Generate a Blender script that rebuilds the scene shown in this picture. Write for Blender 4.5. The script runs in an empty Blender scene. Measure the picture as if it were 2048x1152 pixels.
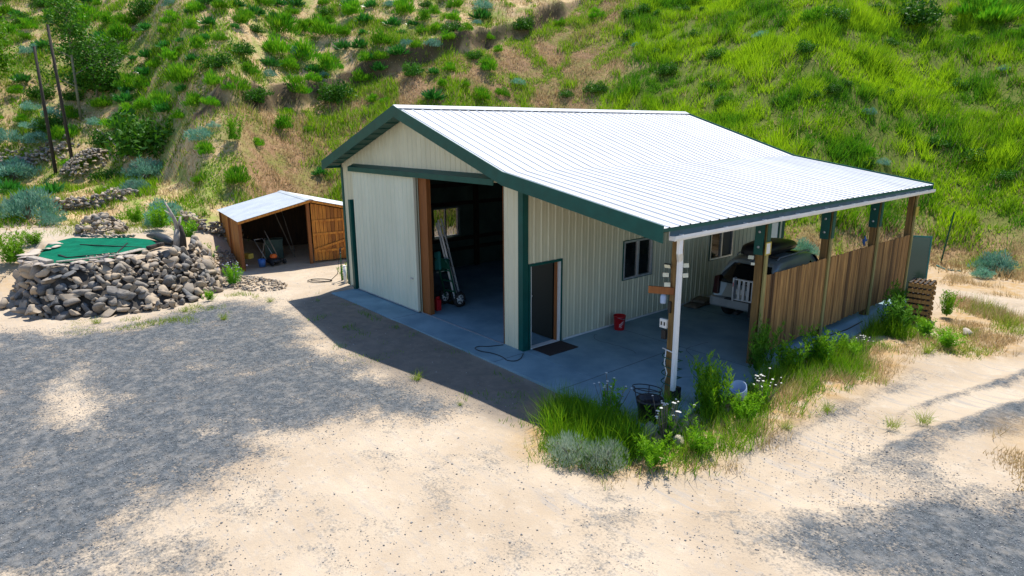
import bpy, bmesh, math, random
import numpy as np
from mathutils import Vector, Matrix
R=math.radians
scene=bpy.context.scene
col=scene.collection
random.seed(7)
rng=np.random.default_rng(11)
# ---------------------------------------------------------------- camera
cd=bpy.data.cameras.new('camera'); cam=bpy.data.objects.new('camera',cd); col.objects.link(cam)
cd.sensor_width=36; cd.lens=22.45; cd.clip_end=500; cd.clip_start=.1
_F=Vector((-0.74350559,0.6239915,-0.24048711)); _R=Vector((0.64377302,0.76520105,-0.00486465)); _U=Vector((-0.18098548,0.158436,0.97064014))
m=Matrix.Identity(4)
for i in range(3): m[i][0]=_R[i]; m[i][1]=_U[i]; m[i][2]=-_F[i]
m[0][3],m[1][3],m[2][3]=20.0548,-9.5084,5.1923
cam.matrix_world=m
scene.camera=cam
# ---------------------------------------------------------------- sky and sun
SUN=Vector((-.205,.395,.894)).normalized()
w=bpy.data.worlds.new('World'); scene.world=w; w.use_nodes=True
nt=w.node_tree; bg=nt.nodes['Background']; sk=nt.nodes.new('ShaderNodeTexSky'); sk.sky_type='NISHITA'; sk.sun_disc=False
sk.sun_elevation=math.asin(SUN.z); sk.sun_rotation=math.atan2(SUN.x,SUN.y); sk.altitude=300; sk.dust_density=.3; sk.ozone_density=5
nt.links.new(sk.outputs[0],bg.inputs[0]); bg.inputs[1].default_value=.15
ld=bpy.data.lights.new('sun','SUN'); ld.energy=5; ld.angle=R(.53); ld.color=(1,.95,.86)
sun=bpy.data.objects.new('sun',ld); col.objects.link(sun); sun.rotation_euler=SUN.to_track_quat('Z','Y').to_euler(); sun.location=(0,0,40)
vs=scene.view_settings; vs.view_transform='Standard'; vs.look='None'; vs.exposure=.42; vs.gamma=1
scene.cycles.max_bounces=8; scene.cycles.transparent_max_bounces=8
scene.cycles.caustics_reflective=False; scene.cycles.caustics_refractive=False
# ---------------------------------------------------------------- materials
def mat(name,c1,c2=None,scale=6,rough=.6,metal=0,bump=0,bscale=40,stretch=(1,1,1),c3=None,trans=0,spec=.4,rand=0,detail=4,contrast=(.35,.65)):
    """c1-c2 mixed by noise; c3 mixed in by the mesh's own 'tint' attribute; rand = per-object value change"""
    M_=bpy.data.materials.new(name); M_.use_nodes=True; t=M_.node_tree; N=t.nodes; Lk=t.links
    p=N['Principled BSDF']; p.inputs['Roughness'].default_value=rough; p.inputs['Metallic'].default_value=metal
    p.inputs['Specular IOR Level'].default_value=spec
    tc=N.new('ShaderNodeTexCoord'); mp=N.new('ShaderNodeMapping'); mp.inputs['Scale'].default_value=stretch; Lk.new(tc.outputs['Object'],mp.inputs[0])
    out=None
    def rgb(c):
        n=N.new('ShaderNodeRGB'); n.outputs[0].default_value=(*c,1); return n.outputs[0]
    def mix(f,a,b,mode='MIX'):
        n=N.new('ShaderNodeMix'); n.data_type='RGBA'; n.blend_type=mode
        if isinstance(f,(int,float)): n.inputs[0].default_value=f
        else: Lk.new(f,n.inputs[0])
        Lk.new(a,n.inputs[6]); Lk.new(b,n.inputs[7]); return n.outputs[2]
    out=rgb(c1)
    if c2:
        nz=N.new('ShaderNodeTexNoise'); nz.inputs['Scale'].default_value=scale; nz.inputs['Detail'].default_value=detail; nz.inputs['Roughness'].default_value=.65; Lk.new(mp.outputs[0],nz.inputs[0])
        mr=N.new('ShaderNodeMapRange'); mr.inputs[1].default_value=contrast[0]; mr.inputs[2].default_value=contrast[1]; Lk.new(nz.outputs[0],mr.inputs[0])
        out=mix(mr.outputs[0],out,rgb(c2))
    if c3:
        at=N.new('ShaderNodeAttribute'); at.attribute_name='tint'; out=mix(at.outputs['Fac'],out,rgb(c3))
    if rand:
        oi=N.new('ShaderNodeObjectInfo'); mr=N.new('ShaderNodeMapRange'); mr.inputs[3].default_value=1-rand; mr.inputs[4].default_value=1+rand; Lk.new(oi.outputs['Random'],mr.inputs[0])
        hs=N.new('ShaderNodeHueSaturation'); Lk.new(mr.outputs[0],hs.inputs['Value']); Lk.new(out,hs.inputs['Color']); out=hs.outputs[0]
    Lk.new(out,p.inputs['Base Color'])
    if bump:
        n2=N.new('ShaderNodeTexNoise'); n2.inputs['Scale'].default_value=bscale; n2.inputs['Detail'].default_value=3; Lk.new(mp.outputs[0],n2.inputs[0])
        b=N.new('ShaderNodeBump'); b.inputs['Strength'].default_value=bump; b.inputs['Distance'].default_value=.02; Lk.new(n2.outputs[0],b.inputs['Height']); Lk.new(b.outputs[0],p.inputs['Normal'])
    if trans:
        tr=N.new('ShaderNodeBsdfTranslucent'); Lk.new(out,tr.inputs[0]); ms=N.new('ShaderNodeMixShader'); ms.inputs[0].default_value=trans
        Lk.new(p.outputs[0],ms.inputs[1]); Lk.new(tr.outputs[0],ms.inputs[2]); Lk.new(ms.outputs[0],N['Material Output'].inputs[0])
    return M_
def glass_mat(name,tintc,opac):
    M_=bpy.data.materials.new(name); M_.use_nodes=True; t=M_.node_tree; N=t.nodes; p=N['Principled BSDF']
    p.inputs['Base Color'].default_value=(*tintc,1); p.inputs['Roughness'].default_value=.05
    tr=N.new('ShaderNodeBsdfTransparent'); ms=N.new('ShaderNodeMixShader'); ms.inputs[0].default_value=opac
    t.links.new(tr.outputs[0],ms.inputs[1]); t.links.new(p.outputs[0],ms.inputs[2]); t.links.new(ms.outputs[0],N['Material Output'].inputs[0]); return M_
M={}
M['cream']=mat('cream_steel',(.68,.66,.49),(.58,.56,.41),1.6,.45,stretch=(1,1,.25),bump=.03,bscale=3)
M['door_cream']=mat('pale_steel',(.68,.70,.56),(.60,.62,.49),1.4,.45,stretch=(1,1,.25))
M['roof']=mat('white_roof_steel',(.66,.67,.68),(.53,.54,.56),1.3,.45,stretch=(.35,2.5,1))
M['green']=mat('green_trim_steel',(.002,.085,.072),(.002,.066,.056),3,.42,spec=.25)
M['gutter']=mat('white_gutter_paint',(.82,.83,.85),(.74,.76,.78),4,.4)
M['post']=mat('treated_post_wood',(.26,.155,.05),(.14,.08,.028),3,.75,stretch=(6,6,.5),bump=.3,bscale=20)
M['nailer']=mat('greenish_lumber',(.36,.31,.12),(.22,.19,.07),3,.75,stretch=(6,6,.5),bump=.2)
M['jamb']=mat('orange_brown_lumber',(.30,.105,.025),(.20,.065,.015),2.5,.6,stretch=(8,8,.6),bump=.2)
M['beam']=mat('red_brown_beam',(.22,.085,.035),(.14,.05,.02),3,.7,stretch=(4,1,4))
M['plank']=mat('fence_plank_wood',(.56,.31,.105),(.19,.095,.033),2.2,.8,stretch=(5,5,.45),c3=(.07,.034,.014),bump=.35,bscale=16,contrast=(.3,.7))
M['cedar']=mat('orange_cedar_plank',(.66,.27,.04),(.36,.12,.018),2.5,.65,stretch=(6,6,.6),c3=(.22,.075,.015),bump=.25,bscale=16)
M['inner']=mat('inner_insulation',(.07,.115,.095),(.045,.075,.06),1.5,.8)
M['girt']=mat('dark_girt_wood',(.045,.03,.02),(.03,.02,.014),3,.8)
M['concrete']=mat('concrete',(.25,.38,.44),(.15,.25,.30),.8,.85,bump=.12,bscale=60,detail=8)  # grey concrete with the blue of the skylit shade mixed into its colour
M['alu']=mat('aluminium',(.62,.64,.66),(.5,.52,.54),8,.38,metal=.55)
M['steel']=mat('galvanised_steel',(.55,.57,.6),(.42,.45,.48),6,.45,metal=.6)
M['dark']=mat('black_plastic',(.012,.012,.014),(.02,.02,.022),5,.4)
M['rubber']=mat('rubber',(.015,.015,.016),(.03,.03,.03),30,.85)
M['glass']=glass_mat('window_glass',(.012,.016,.018),.45)
M['darkglass']=mat('dark_glass',(.006,.008,.01),None,rough=.06,spec=.6)
M['screen']=mat('insect_screen',(.10,.10,.10),(.08,.08,.08),60,.7)
M['carpaint']=mat('grey_car_paint',(.33,.36,.35),(.29,.32,.31),2,.3,metal=.25)
M['cartrim']=mat('silver_bumper',(.36,.38,.40),(.3,.32,.33),4,.4,metal=.3)
M['redlens']=mat('red_lens',(.035,.004,.005),None,rough=.15)
M['redplastic']=mat('red_plastic',(.55,.015,.02),(.48,.012,.016),5,.4)
M['white']=mat('white_plastic',(.78,.78,.76),(.70,.70,.68),8,.45)
M['lamp']=mat('flood_lamp_face',(.75,.74,.58),(.66,.64,.48),25,.3)
M['mat']=mat('brown_door_mat',(.05,.035,.03),(.035,.025,.022),40,.95,bump=.4,bscale=120)
M['bag']=mat('paper_bag',(.20,.165,.12),(.13,.10,.075),6,.8,bump=.2)
M['turf']=mat('artificial_turf',(.001,.155,.085),(.001,.105,.06),2.2,.9,spec=.08,bump=.5,bscale=180)
M['tarp']=mat('dark_tarp',(.03,.035,.04),(.05,.055,.06),3,.5,bump=.3,bscale=8)
M['rock']=mat('field_rock',(.21,.21,.205),(.045,.047,.052),4.5,.85,c3=(.50,.39,.27),bump=.5,bscale=14,contrast=(.3,.7))
M['flat_rock']=mat('pale_flagstone',(.42,.36,.30),(.28,.24,.21),3,.85,c3=(.50,.42,.34),bump=.4,bscale=10)
M['pebble']=mat('pebble',(.06,.066,.078),(.19,.195,.21),20,.9,c3=(.50,.48,.45))
M['shaded_wall_plank']=mat('shaded_shed_plank',(.06,.03,.012),(.03,.015,.008),2,.85,stretch=(6,6,.6))  # shed planks darkened, the unlit interior put into their colour
M['leaf_edge']=mat('black_green_door',(.006,.014,.012),None,rough=.5)
M['bark']=mat('weathered_pole',(.035,.028,.022),(.06,.05,.042),3,.9,stretch=(6,6,.4),bump=.4)
M['palewood']=mat('bleached_wood',(.48,.43,.37),(.26,.22,.18),4,.85,stretch=(5,5,1),bump=.4)
M['twig']=mat('grey_twigs',(.22,.19,.16),(.13,.11,.09),5,.9)
M['birch']=mat('pale_trunk',(.24,.24,.17),(.13,.12,.08),4,.8)
M['post_green']=mat('green_painted_steel',(.008,.10,.055),(.006,.07,.04),6,.5)
M['teal']=mat('teal_paint',(.03,.20,.18),(.02,.15,.13),4,.5)
M['blue']=mat('blue_plastic',(.04,.14,.42),None,rough=.4)
M['paleblue']=mat('pale_blue_plastic',(.42,.52,.72),(.36,.46,.66),4,.45)
M['yellow']=mat('yellow_plastic',(.50,.40,.08),(.42,.34,.06),6,.5)
M['orange']=mat('orange_plastic',(.75,.14,.02),None,rough=.4)
M['petal']=mat('white_petals',(.80,.79,.74),None,rough=.7,trans=.3)
M['lavender']=mat('lavender_petals',(.45,.40,.62),None,rough=.7,trans=.3)
def leafmat(name,a,b,c,trans=.35,rough=.6,spec=.25,rand=.22): return mat(name,a,b,2.5,rough,c3=c,trans=trans,spec=spec,rand=rand)
M['leaf_bright']=leafmat('bright_green_leaf',(.10,.36,.010),(.05,.25,.008),(.30,.50,.014))
M['leaf_broad']=leafmat('broad_dark_leaf',(.02,.18,.018),(.010,.11,.012),(.09,.34,.04),trans=.2,rough=.32,spec=.7)
M['leaf_sage']=leafmat('blue_green_leaf',(.15,.38,.25),(.08,.27,.17),(.36,.56,.43),trans=.2)
M['leaf_silver']=leafmat('silvery_leaf',(.34,.44,.31),(.26,.36,.24),(.52,.58,.44),trans=.25)
M['leaf_dark']=leafmat('dark_green_leaf',(.045,.18,.010),(.018,.095,.008),(.14,.32,.014),trans=.3)
M['leaf_lime']=leafmat('lime_leaf',(.13,.38,.008),(.08,.27,.006),(.28,.48,.012),trans=.4)
M['grass_green']=leafmat('green_grass',(.09,.28,.008),(.05,.18,.006),(.36,.56,.010),trans=.45,rand=0)
M['grass_dry']=leafmat('dry_grass',(.48,.34,.16),(.30,.18,.075),(.66,.54,.30),trans=.4,rand=0)
M['grass_olive']=leafmat('olive_grass',(.17,.33,.012),(.09,.22,.008),(.50,.50,.09),trans=.45,rand=0)
# ---------------------------------------------------------------- mesh helpers
class MB:
    def __init__(s): s.v=[]; s.f=[]; s.t=[]; s.sm=[]; s.tint=0.
    def add(s,vs,fs,smooth=False):
        o=len(s.v); s.v+= [tuple(a) for a in vs]; s.t+=[s.tint]*len(vs)
        s.f+=[tuple(o+i for i in f) for f in fs]; s.sm+=[smooth]*len(fs); return s
    def box(s,a,b):
        x0,y0,z0=a; x1,y1,z1=b
        return s.add([(x0,y0,z0),(x1,y0,z0),(x1,y1,z0),(x0,y1,z0),(x0,y0,z1),(x1,y0,z1),(x1,y1,z1),(x0,y1,z1)],
            [(3,2,1,0),(4,5,6,7),(0,1,5,4),(1,2,6,5),(2,3,7,6),(3,0,4,7)])
    def beam(s,p,q,w,h,up=(0,0,1)):
        p=Vector(p); q=Vector(q); d=(q-p).normalized(); u=Vector(up); sd=d.cross(u)
        if sd.length<1e-4: sd=d.cross(Vector((0,1,0)))
        sd.normalize(); u=sd.cross(d).normalized(); V=[]
        for c in (p,q):
            for a,b in ((-1,-1),(1,-1),(1,1),(-1,1)): V.append(c+sd*(a*w/2)+u*(b*h/2))
        return s.add(V,[(3,2,1,0),(4,5,6,7),(0,1,5,4),(1,2,6,5),(2,3,7,6),(3,0,4,7)])
    def tube(s,pts,r,n=8,cap=True):
        pts=[Vector(p) for p in pts]; rs=r if isinstance(r,(list,tuple)) else [r]*len(pts); V=[];Fc=[]
        for i,p in enumerate(pts):
            d=(pts[min(i+1,len(pts)-1)]-pts[max(i-1,0)]).normalized()
            a=d.cross(Vector((0,0,1))) if abs(d.z)<.95 else d.cross(Vector((0,1,0)))
            a.normalize(); b=d.cross(a)
            for k in range(n):
                t=2*math.pi*k/n; V.append(p+(a*math.cos(t)+b*math.sin(t))*rs[i])
        for i in range(len(pts)-1):
            for k in range(n): Fc.append((i*n+k,i*n+(k+1)%n,(i+1)*n+(k+1)%n,(i+1)*n+k))
        s.add(V,Fc,True)
        if cap:
            o=len(s.v)-len(V); L=len(pts)-1
            s.f+=[tuple(o+k for k in range(n))[::-1],tuple(o+L*n+k for k in range(n))]; s.sm+=[False,False]
        return s
    def lathe(s,prof,c=(0,0,0),n=20,axis='z'):
        V=[];Fc=[]
        for r,z in prof:
            for k in range(n):
                t=2*math.pi*k/n; a,b=r*math.cos(t),r*math.sin(t)
                p={'z':(a,b,z),'x':(z,a,b),'y':(b,z,a)}[axis]
                V.append((c[0]+p[0],c[1]+p[1],c[2]+p[2]))
        for i in range(len(prof)-1):
            for k in range(n): Fc.append((i*n+k,i*n+(k+1)%n,(i+1)*n+(k+1)%n,(i+1)*n+k))
        return s.add(V,Fc,True)
    def prism(s,poly,d):
        n=len(poly); d=Vector(d); A=[Vector(p) for p in poly]
        return s.add(A+[p+d for p in A],[tuple(range(n))[::-1],tuple(range(n,2*n))]+[(i,(i+1)%n,n+(i+1)%n,n+i) for i in range(n)])
    def torus(s,c,R_,r,axis=(0,0,1),n=24,k=6,squash=1):
        ax=Vector(axis).normalized(); a=ax.orthogonal().normalized(); b=ax.cross(a)
        pts=[Vector(c)+a*math.cos(2*math.pi*i/n)*R_+b*math.sin(2*math.pi*i/n)*R_*squash for i in range(n+1)]
        return s.tube(pts,r,k,False)
    def build(s,name,m,parent=None,bevel=0):
        me=bpy.data.meshes.new(name); me.from_pydata(s.v,[],s.f)
        me.polygons.foreach_set('use_smooth',s.sm)
        if any(s.t):
            a=me.attributes.new('tint','FLOAT','POINT'); a.data.foreach_set('value',s.t)
        bm=bmesh.new(); bm.from_mesh(me); bmesh.ops.recalc_face_normals(bm,faces=bm.faces)
        bm.to_mesh(me); bm.free()
        me.materials.append(m); o=bpy.data.objects.new(name,me); col.objects.link(o)
        if parent is not None: o.parent=parent
        if bevel:
            b=o.modifiers.new('bevel','BEVEL'); b.width=bevel; b.segments=2; b.limit_method='ANGLE'; b.angle_limit=R(40)
        return o
def npmesh(name,V,F,m,tint=None,parent=None,smooth=False,link=True):
    me=bpy.data.meshes.new(name); V=np.asarray(V,np.float32); F=np.asarray(F,np.int32); k=F.shape[1]
    me.vertices.add(len(V)); me.vertices.foreach_set('co',V.ravel())
    me.loops.add(F.size); me.loops.foreach_set('vertex_index',F.ravel())
    me.polygons.add(len(F)); me.polygons.foreach_set('loop_start',np.arange(0,F.size,k,dtype=np.int32))
    if smooth: me.polygons.foreach_set('use_smooth',np.ones(len(F),bool))
    me.update(calc_edges=True)
    if tint is not None:
        a=me.attributes.new('tint','FLOAT','POINT'); a.data.foreach_set('value',np.asarray(tint,np.float32))
    me.materials.append(m)
    if not link: return me
    o=bpy.data.objects.new(name,me); col.objects.link(o)
    if parent is not None: o.parent=parent
    return o
def tag(o,label=None,cat=None,group=None,kind=None):
    if label: o['label']=label
    if cat: o['category']=cat
    if group: o['group']=group
    if kind: o['kind']=kind
    return o
def thing(name,label,cat,loc=(0,0,0),rz=0,group=None):
    o=bpy.data.objects.new(name,None); col.objects.link(o); o.location=loc; o.rotation_euler=(0,0,rz); o.empty_display_size=.2
    return tag(o,label,cat,group)
def dup(root,loc,rz=None,label=None,scale=None):
    r=root.copy(); col.objects.link(r); r.location=loc
    if rz is not None: r.rotation_euler=(0,0,rz)
    if scale is not None: r.scale=scale
    if label: r['label']=label
    for ch in root.children:
        c=ch.copy(); col.objects.link(c); c.parent=r
        for g in ch.children:
            d=g.copy(); col.objects.link(d); d.parent=c
    return r
# ---------------------------------------------------------------- terrain shape

def vnoise(x,y,seed=0):
    # smooth value noise in -1..1
    xi=np.floor(x).astype(np.int64); yi=np.floor(y).astype(np.int64)
    fx=x-xi; fy=y-yi; fx=fx*fx*(3-2*fx); fy=fy*fy*(3-2*fy)
    def h(i,j):
        n=(i*374761393+j*668265263+seed*974711)&0x7fffffff
        n=((n^(n>>13))*1274126177)&0x7fffffff
        return ((n^(n>>16))&0xffff)/32767.5-1
    return (h(xi,yi)*(1-fx)+h(xi+1,yi)*fx)*(1-fy)+(h(xi,yi+1)*(1-fx)+h(xi+1,yi+1)*fx)*fy
# terrain knots: bearing about the yard's view point, then (distance, height) along it, slope beyond the last
PIV=(20.055,-9.508)
PROF=[ # bearing deg (clockwise from +y), 6 distances, 6 heights, slope
(-100,(18,26,30,34,40,47),(0,.9,1.4,2.0,2.4,2.7),.50),
(-88,(23.2,27,30,34,40,45),(0,.8,1.4,2.0,2.3,2.7),.55),
(-82,(24,27,30,33,34.2,42),(0,.8,1.40,1.55,2.1,2.5),.58),
(-78.5,(23.5,26,29,32,33.5,39),(0,.7,1.3,1.5,2.1,2.5),.60),
(-75.5,(25,27,28.5,30,31.5,34),(0,.4,.8,1.2,1.7,2.8),.62),
(-72.5,(27,28.5,29.5,30.2,30.8,32),(0,.15,.3,.45,.9,1.8),.66),
(-69.5,(29,30,31,32,33,34.5),(0,.05,.1,.3,.7,1.5),.66),
(-66,(29,30,32,33,34,35.5),(0,.05,.1,.3,.7,1.5),.64),
(-55,(26,28,29.5,30.5,31.5,33),(0,0,.1,.3,.7,1.5),.62),
(-46,(26,29.5,31,32,33,35),(0,0,.1,.3,.8,1.6),.62),
(-38,(24,27,29,30,31,33),(0,0,.1,.3,.8,1.6),.62),
(-25,(23,24.8,25.6,26.4,27.6,29.5),(0,.05,.2,.6,1.3,2.2),.60),
(-19,(25,28,29,30,31.2,33),(0,.0,.15,.5,1.2,2.2),.60),
(-14,(26,29,30,31,32,34),(0,0,.1,.5,1.2,2.2),.60),
(-9,(25,27.5,28.6,29.6,31,33),(0,.0,.15,.6,1.3,2.4),.62),
(5,(26,28,29,30,31.5,34),(0,.0,.2,.6,1.3,2.4),.62),
(30,(30,32,34,36,38,40),(0,.0,.3,.8,1.6,2.6),.62),
(60,(36,40,44,48,52,56),(0,.0,.2,.4,.8,1.2),.2),
]
SCARP=[(-17.6,.5),(-18,2.2),(-19.5,4.8),(-21,8.3),(-20.8,11.3),(-19.8,13.8),(-18.8,16.2),(-18.4,18.7),(-18.7,21.7),(-19,25.3),(-19.2,30)]
SCARPH=1.25
def terrain(x,y,detail=True):
    x=np.asarray(x,float); y=np.asarray(y,float)
    dx=x-PIV[0]; dy=y-PIV[1]; d=np.hypot(dx,dy); az=np.degrees(np.arctan2(dx,dy))
    A=[p[0] for p in PROF]
    azc=np.clip(az,A[0],A[-1])
    D=[np.interp(azc,A,[p[1][k] for p in PROF]) for k in range(6)]
    Z=[np.interp(azc,A,[p[2][k] for p in PROF]) for k in range(6)]
    S=np.interp(azc,A,[p[3] for p in PROF])
    S=S*np.clip(1-(np.abs(az-0)-75)/40*(az>0),0,1)
    z=np.zeros_like(d)
    for k in range(5):
        t=np.clip((d-D[k])/(D[k+1]-D[k]),0,1); z=z+(Z[k+1]-Z[k])*(t if k else t*t)
    e=np.maximum(d-D[5],0)
    z=z+S*e
    hill=np.clip((d-D[3])/6,0,1)
    if detail:
        z=z+hill*(vnoise(x/9,y/9,1)*.5+vnoise(x/3.4,y/3.4,2)*.14+vnoise(x/1.2,y/1.2,3)*.10+vnoise(x/.5,y/.5,4)*.045)
        z=z+(1-hill)*(vnoise(x/4,y/4,5)*.03+vnoise(x/.9,y/.9,6)*.012)*np.clip((d-3)/4,0,1)
    if len(SCARP):
        # eroded cut bank: signed distance to a polyline, uphill side raised
        best=np.full(d.shape,1e9); sg=np.zeros(d.shape); tt=np.zeros(d.shape)
        P=np.array(SCARP)
        for i in range(len(P)-1):
            a=P[i];b=P[i+1]; ab=b-a; L=np.hypot(*ab)
            t=((x-a[0])*ab[0]+(y-a[1])*ab[1])/L**2; tc=np.clip(t,0,1)
            qx=x-a[0]-tc*ab[0]; qy=y-a[1]-tc*ab[1]; r=np.hypot(qx,qy)
            s=(ab[0]*(y-a[1])-ab[1]*(x-a[0]))/L
            m=r<best; best=np.where(m,r,best); sg=np.where(m,np.sign(s),sg); tt=np.where(m,(i+tc)/(len(P)-1),tt)
        sd=best*sg+vnoise(x/1.1,y/1.1,8)*.25
        amp=SCARPH*np.clip(np.minimum(tt/.12,(1.02-tt)/.05),0,1)*(.75+.35*vnoise(x/2.2,y/2.2,9))
        z=z+amp*(np.clip((sd+.25)/.4,0,1)*np.exp(-np.maximum(sd,0)/5.5)-.2*np.exp(-((sd+.5)/.4)**2))
    return z
PLANT=[(-6.1,-8.05),(-5.3,-8.35),(-4.5,-8.5),(-3.5,-8.35),(-2.6,-8.05),(-2.8,-7.3),(-2.7,-6.3),(-3.0,-5.6),(-3.3,-4.8),(-3.7,-4.1),(-4.6,-3.6),(-5.6,-3.4),(-7.5,-3.6),(-10.3,-4.5),(-10.8,-8.2),(-8,-7.9)]
def sdpoly(x,y,poly):
    P=np.array(poly,float); n=len(P); best=np.full(x.shape,1e9); ins=np.zeros(x.shape,bool)
    for i in range(n):
        a=P[i];b=P[(i+1)%n]; ab=b-a
        t=np.clip(((x-a[0])*ab[0]+(y-a[1])*ab[1])/(ab@ab+1e-9),0,1)
        best=np.minimum(best,np.hypot(x-a[0]-t*ab[0],y-a[1]-t*ab[1]))
        c=((a[1]>y)!=(b[1]>y)); xi=a[0]+(y-a[1])*ab[0]/(ab[1] if ab[1] else 1e-9); ins^=c&(x<xi)
    return np.where(ins,best,-best)
def sdline(x,y,P):
    P=np.array(P,float); best=np.full(x.shape,1e9)
    for a,b in zip(P[:-1],P[1:]):
        ab=b-a; t=np.clip(((x-a[0])*ab[0]+(y-a[1])*ab[1])/(ab@ab),0,1)
        best=np.minimum(best,np.hypot(x-a[0]-t*ab[0],y-a[1]-t*ab[1]))
    return best
def sstep(a,b,v):
    t=np.clip((v-a)/(b-a),0,1); return t*t*(3-2*t)
def ground(x,y):
    x=np.atleast_1d(np.asarray(x,float)); y=np.atleast_1d(np.asarray(y,float))
    z=terrain(x,y); q=sdpoly(x,y,PLANT); z=np.where(q>0,np.maximum(z,1.30),z)
    f=sdpoly(x,y,[(-.3,-.6),(13.5,-.6),(13.6,12.6),(-.3,12.6)])   # the building pad is level
    return np.where(f>0,np.minimum(z,.0),z)
def gz(x,y): return float(ground([x],[y])[0])
def masks(x,y):
    dx=x-PIV[0]; dy=y-PIV[1]; d=np.hypot(dx,dy); az=np.degrees(np.arctan2(dx,dy))
    hill=sstep(0,3.5,d-np.interp(np.clip(az,-100,60),[p[0] for p in PROF],[p[1][2] for p in PROF]))
    n=vnoise(x/3.3,y/3.3,21)*3+vnoise(x/1.1,y/1.1,22)*1.5
    toe=d-np.interp(np.clip(az,-100,60),[p[0] for p in PROF],[p[1][2] for p in PROF]); right=sstep(-46,-40,az+n-(d-36)*.22)*hill*sstep(.3,3.0,toe+n*.5)
    sd=sdline(x,y,SCARP); scx=np.interp(y,[p[1] for p in SCARP],[p[0] for p in SCARP])
    hill=np.where(az>-46,sstep(-2.2,.3,toe+n*.25),hill); brown=sstep(-1,1.5,x-scx+n*.2)*hill*(1-right)*sstep(-75,-71,az)
    bank=sstep(.42,.1,np.hypot(np.maximum(sd-.1,0),0)+vnoise(x/.7,y/.7,23)*.25)*hill*sstep(.0,.25,.5+.6*vnoise(x/2.5,y/2.5,24))
    return d,az,hill,right,brown,bank
G_=[[(-2.05,-10.13),(-.33,-8.28),(.23,-6.23),(-.76,-4.06),(-.34,-2.64),(2.93,-2.97),(6.45,-3.43),(8.82,-3.19),(10.68,-2.84),(10.93,-3.81),(9.89,-4.87),(9.73,-6.1),(10.57,-7.12),(10.48,-8.07),(11.04,-8.84),(11.76,-9.31),(10.41,-10.89)],[(17.31,-1.65),(17.05,-.56),(17.53,.49),(18.57,1.12),(20.5,.19),(19.5,-1.9),(18.34,-1.3),(17.78,-1.6)],[(16.58,.24),(16.43,1.17),(16.74,1.8),(17.35,1.5),(17.77,.98),(18.55,1.57),(18.61,1.26),(17.68,.66),(17.03,.21)],[(11.22,-7.39),(11.03,-7.11),(11.2,-6.92),(11.46,-7.11)],[(11.53,-8.58),(11.78,-8.05),(12.34,-7.79),(12.65,-7.99),(12.14,-8.59)],[(13.34,-6.9),(13.7,-6.34),(14.18,-6.34),(13.64,-7.1)],[(15.96,-3.07),(16.41,-2.38),(16.66,-2.57),(16.3,-3.14)],[(15.39,-1.48),(15.76,-.36),(16.31,-.18),(16.35,-.89),(15.78,-1.56)],[(15.34,.44),(15.69,2.37),(16.35,4.18),(16.89,3.77),(16.39,1.67),(16.02,.44)]]
G_+=[[(12.9,-6.2),(14.2,-3.6),(15.6,-2.6),(16.6,-2.0),(16.9,-3.3),(15.3,-5.3),(14,-7.2)],[(11.3,-5.7),(12.3,-3.6),(14,-3.2),(13.2,-5)],[(7,-9.8),(10.5,-7),(12.5,-6),(13,-8),(11,-10)]]
GW=[.98,1.2,1.15,.8,.7,.55,.5,.45,.62,.24,.20,.18]
P_=[(4.02,-8.96),(3.09,-8.23),(5.76,-8.13),(6.94,-8.46),(6.09,-9.13)]
SHADOW_=[(.81,-2.27),(.39,-.37),(3.74,-.88),(8.71,-.98),(11.32,-.9),(12.52,-2.5),(11.57,-2.69),(10.39,-2.75),(9.46,-2.98),(5.95,-3.19)]  # outline of the barn's cast shadow, where the soil is painted darker
D_=[[(12.75,-3.12),(11.6,-1.6),(11.85,-.9),(13.6,-.9),(13.9,4.28),(13.9,6.3),(13.9,9.29),(13.95,11.25),(15.27,8.57),(15.36,4.62),(15.01,2.63),(15.12,.18),(15.23,-1.22),(14.16,-2.81),(13.33,-3.2)],[(13.01,16.03),(14.16,22.69),(15.75,15.04),(13.72,14.65)],[(14.14,13.2),(16.3,12.4),(16.93,9.34),(16.07,7.29),(15.17,7.86)],[(17.83,2.8),(17.96,4.38),(19.5,3),(18.7,1.7)]]
T_=[[(14.89,-3.09),(15.59,-1.25),(15.78,.96),(16.03,3.81),(17.07,8.7),(18.5,14)],[(15.67,-1.79),(16.14,.2),(16.45,2.62),(17.49,6.67),(19.5,12)],[(14.2,-3.91),(15.51,-2.18),(16.82,-.34),(18.69,.89)]]
RD_=[(15.2,-2.3),(15.1,-.1),(15.3,2.71),(15.95,5.89),(16.98,9.5),(18,13),(21,12),(19,7),(18.01,4.14),(17.39,2.83),(17,.96),(16.8,-.39),(15.8,-2.1)]
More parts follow.
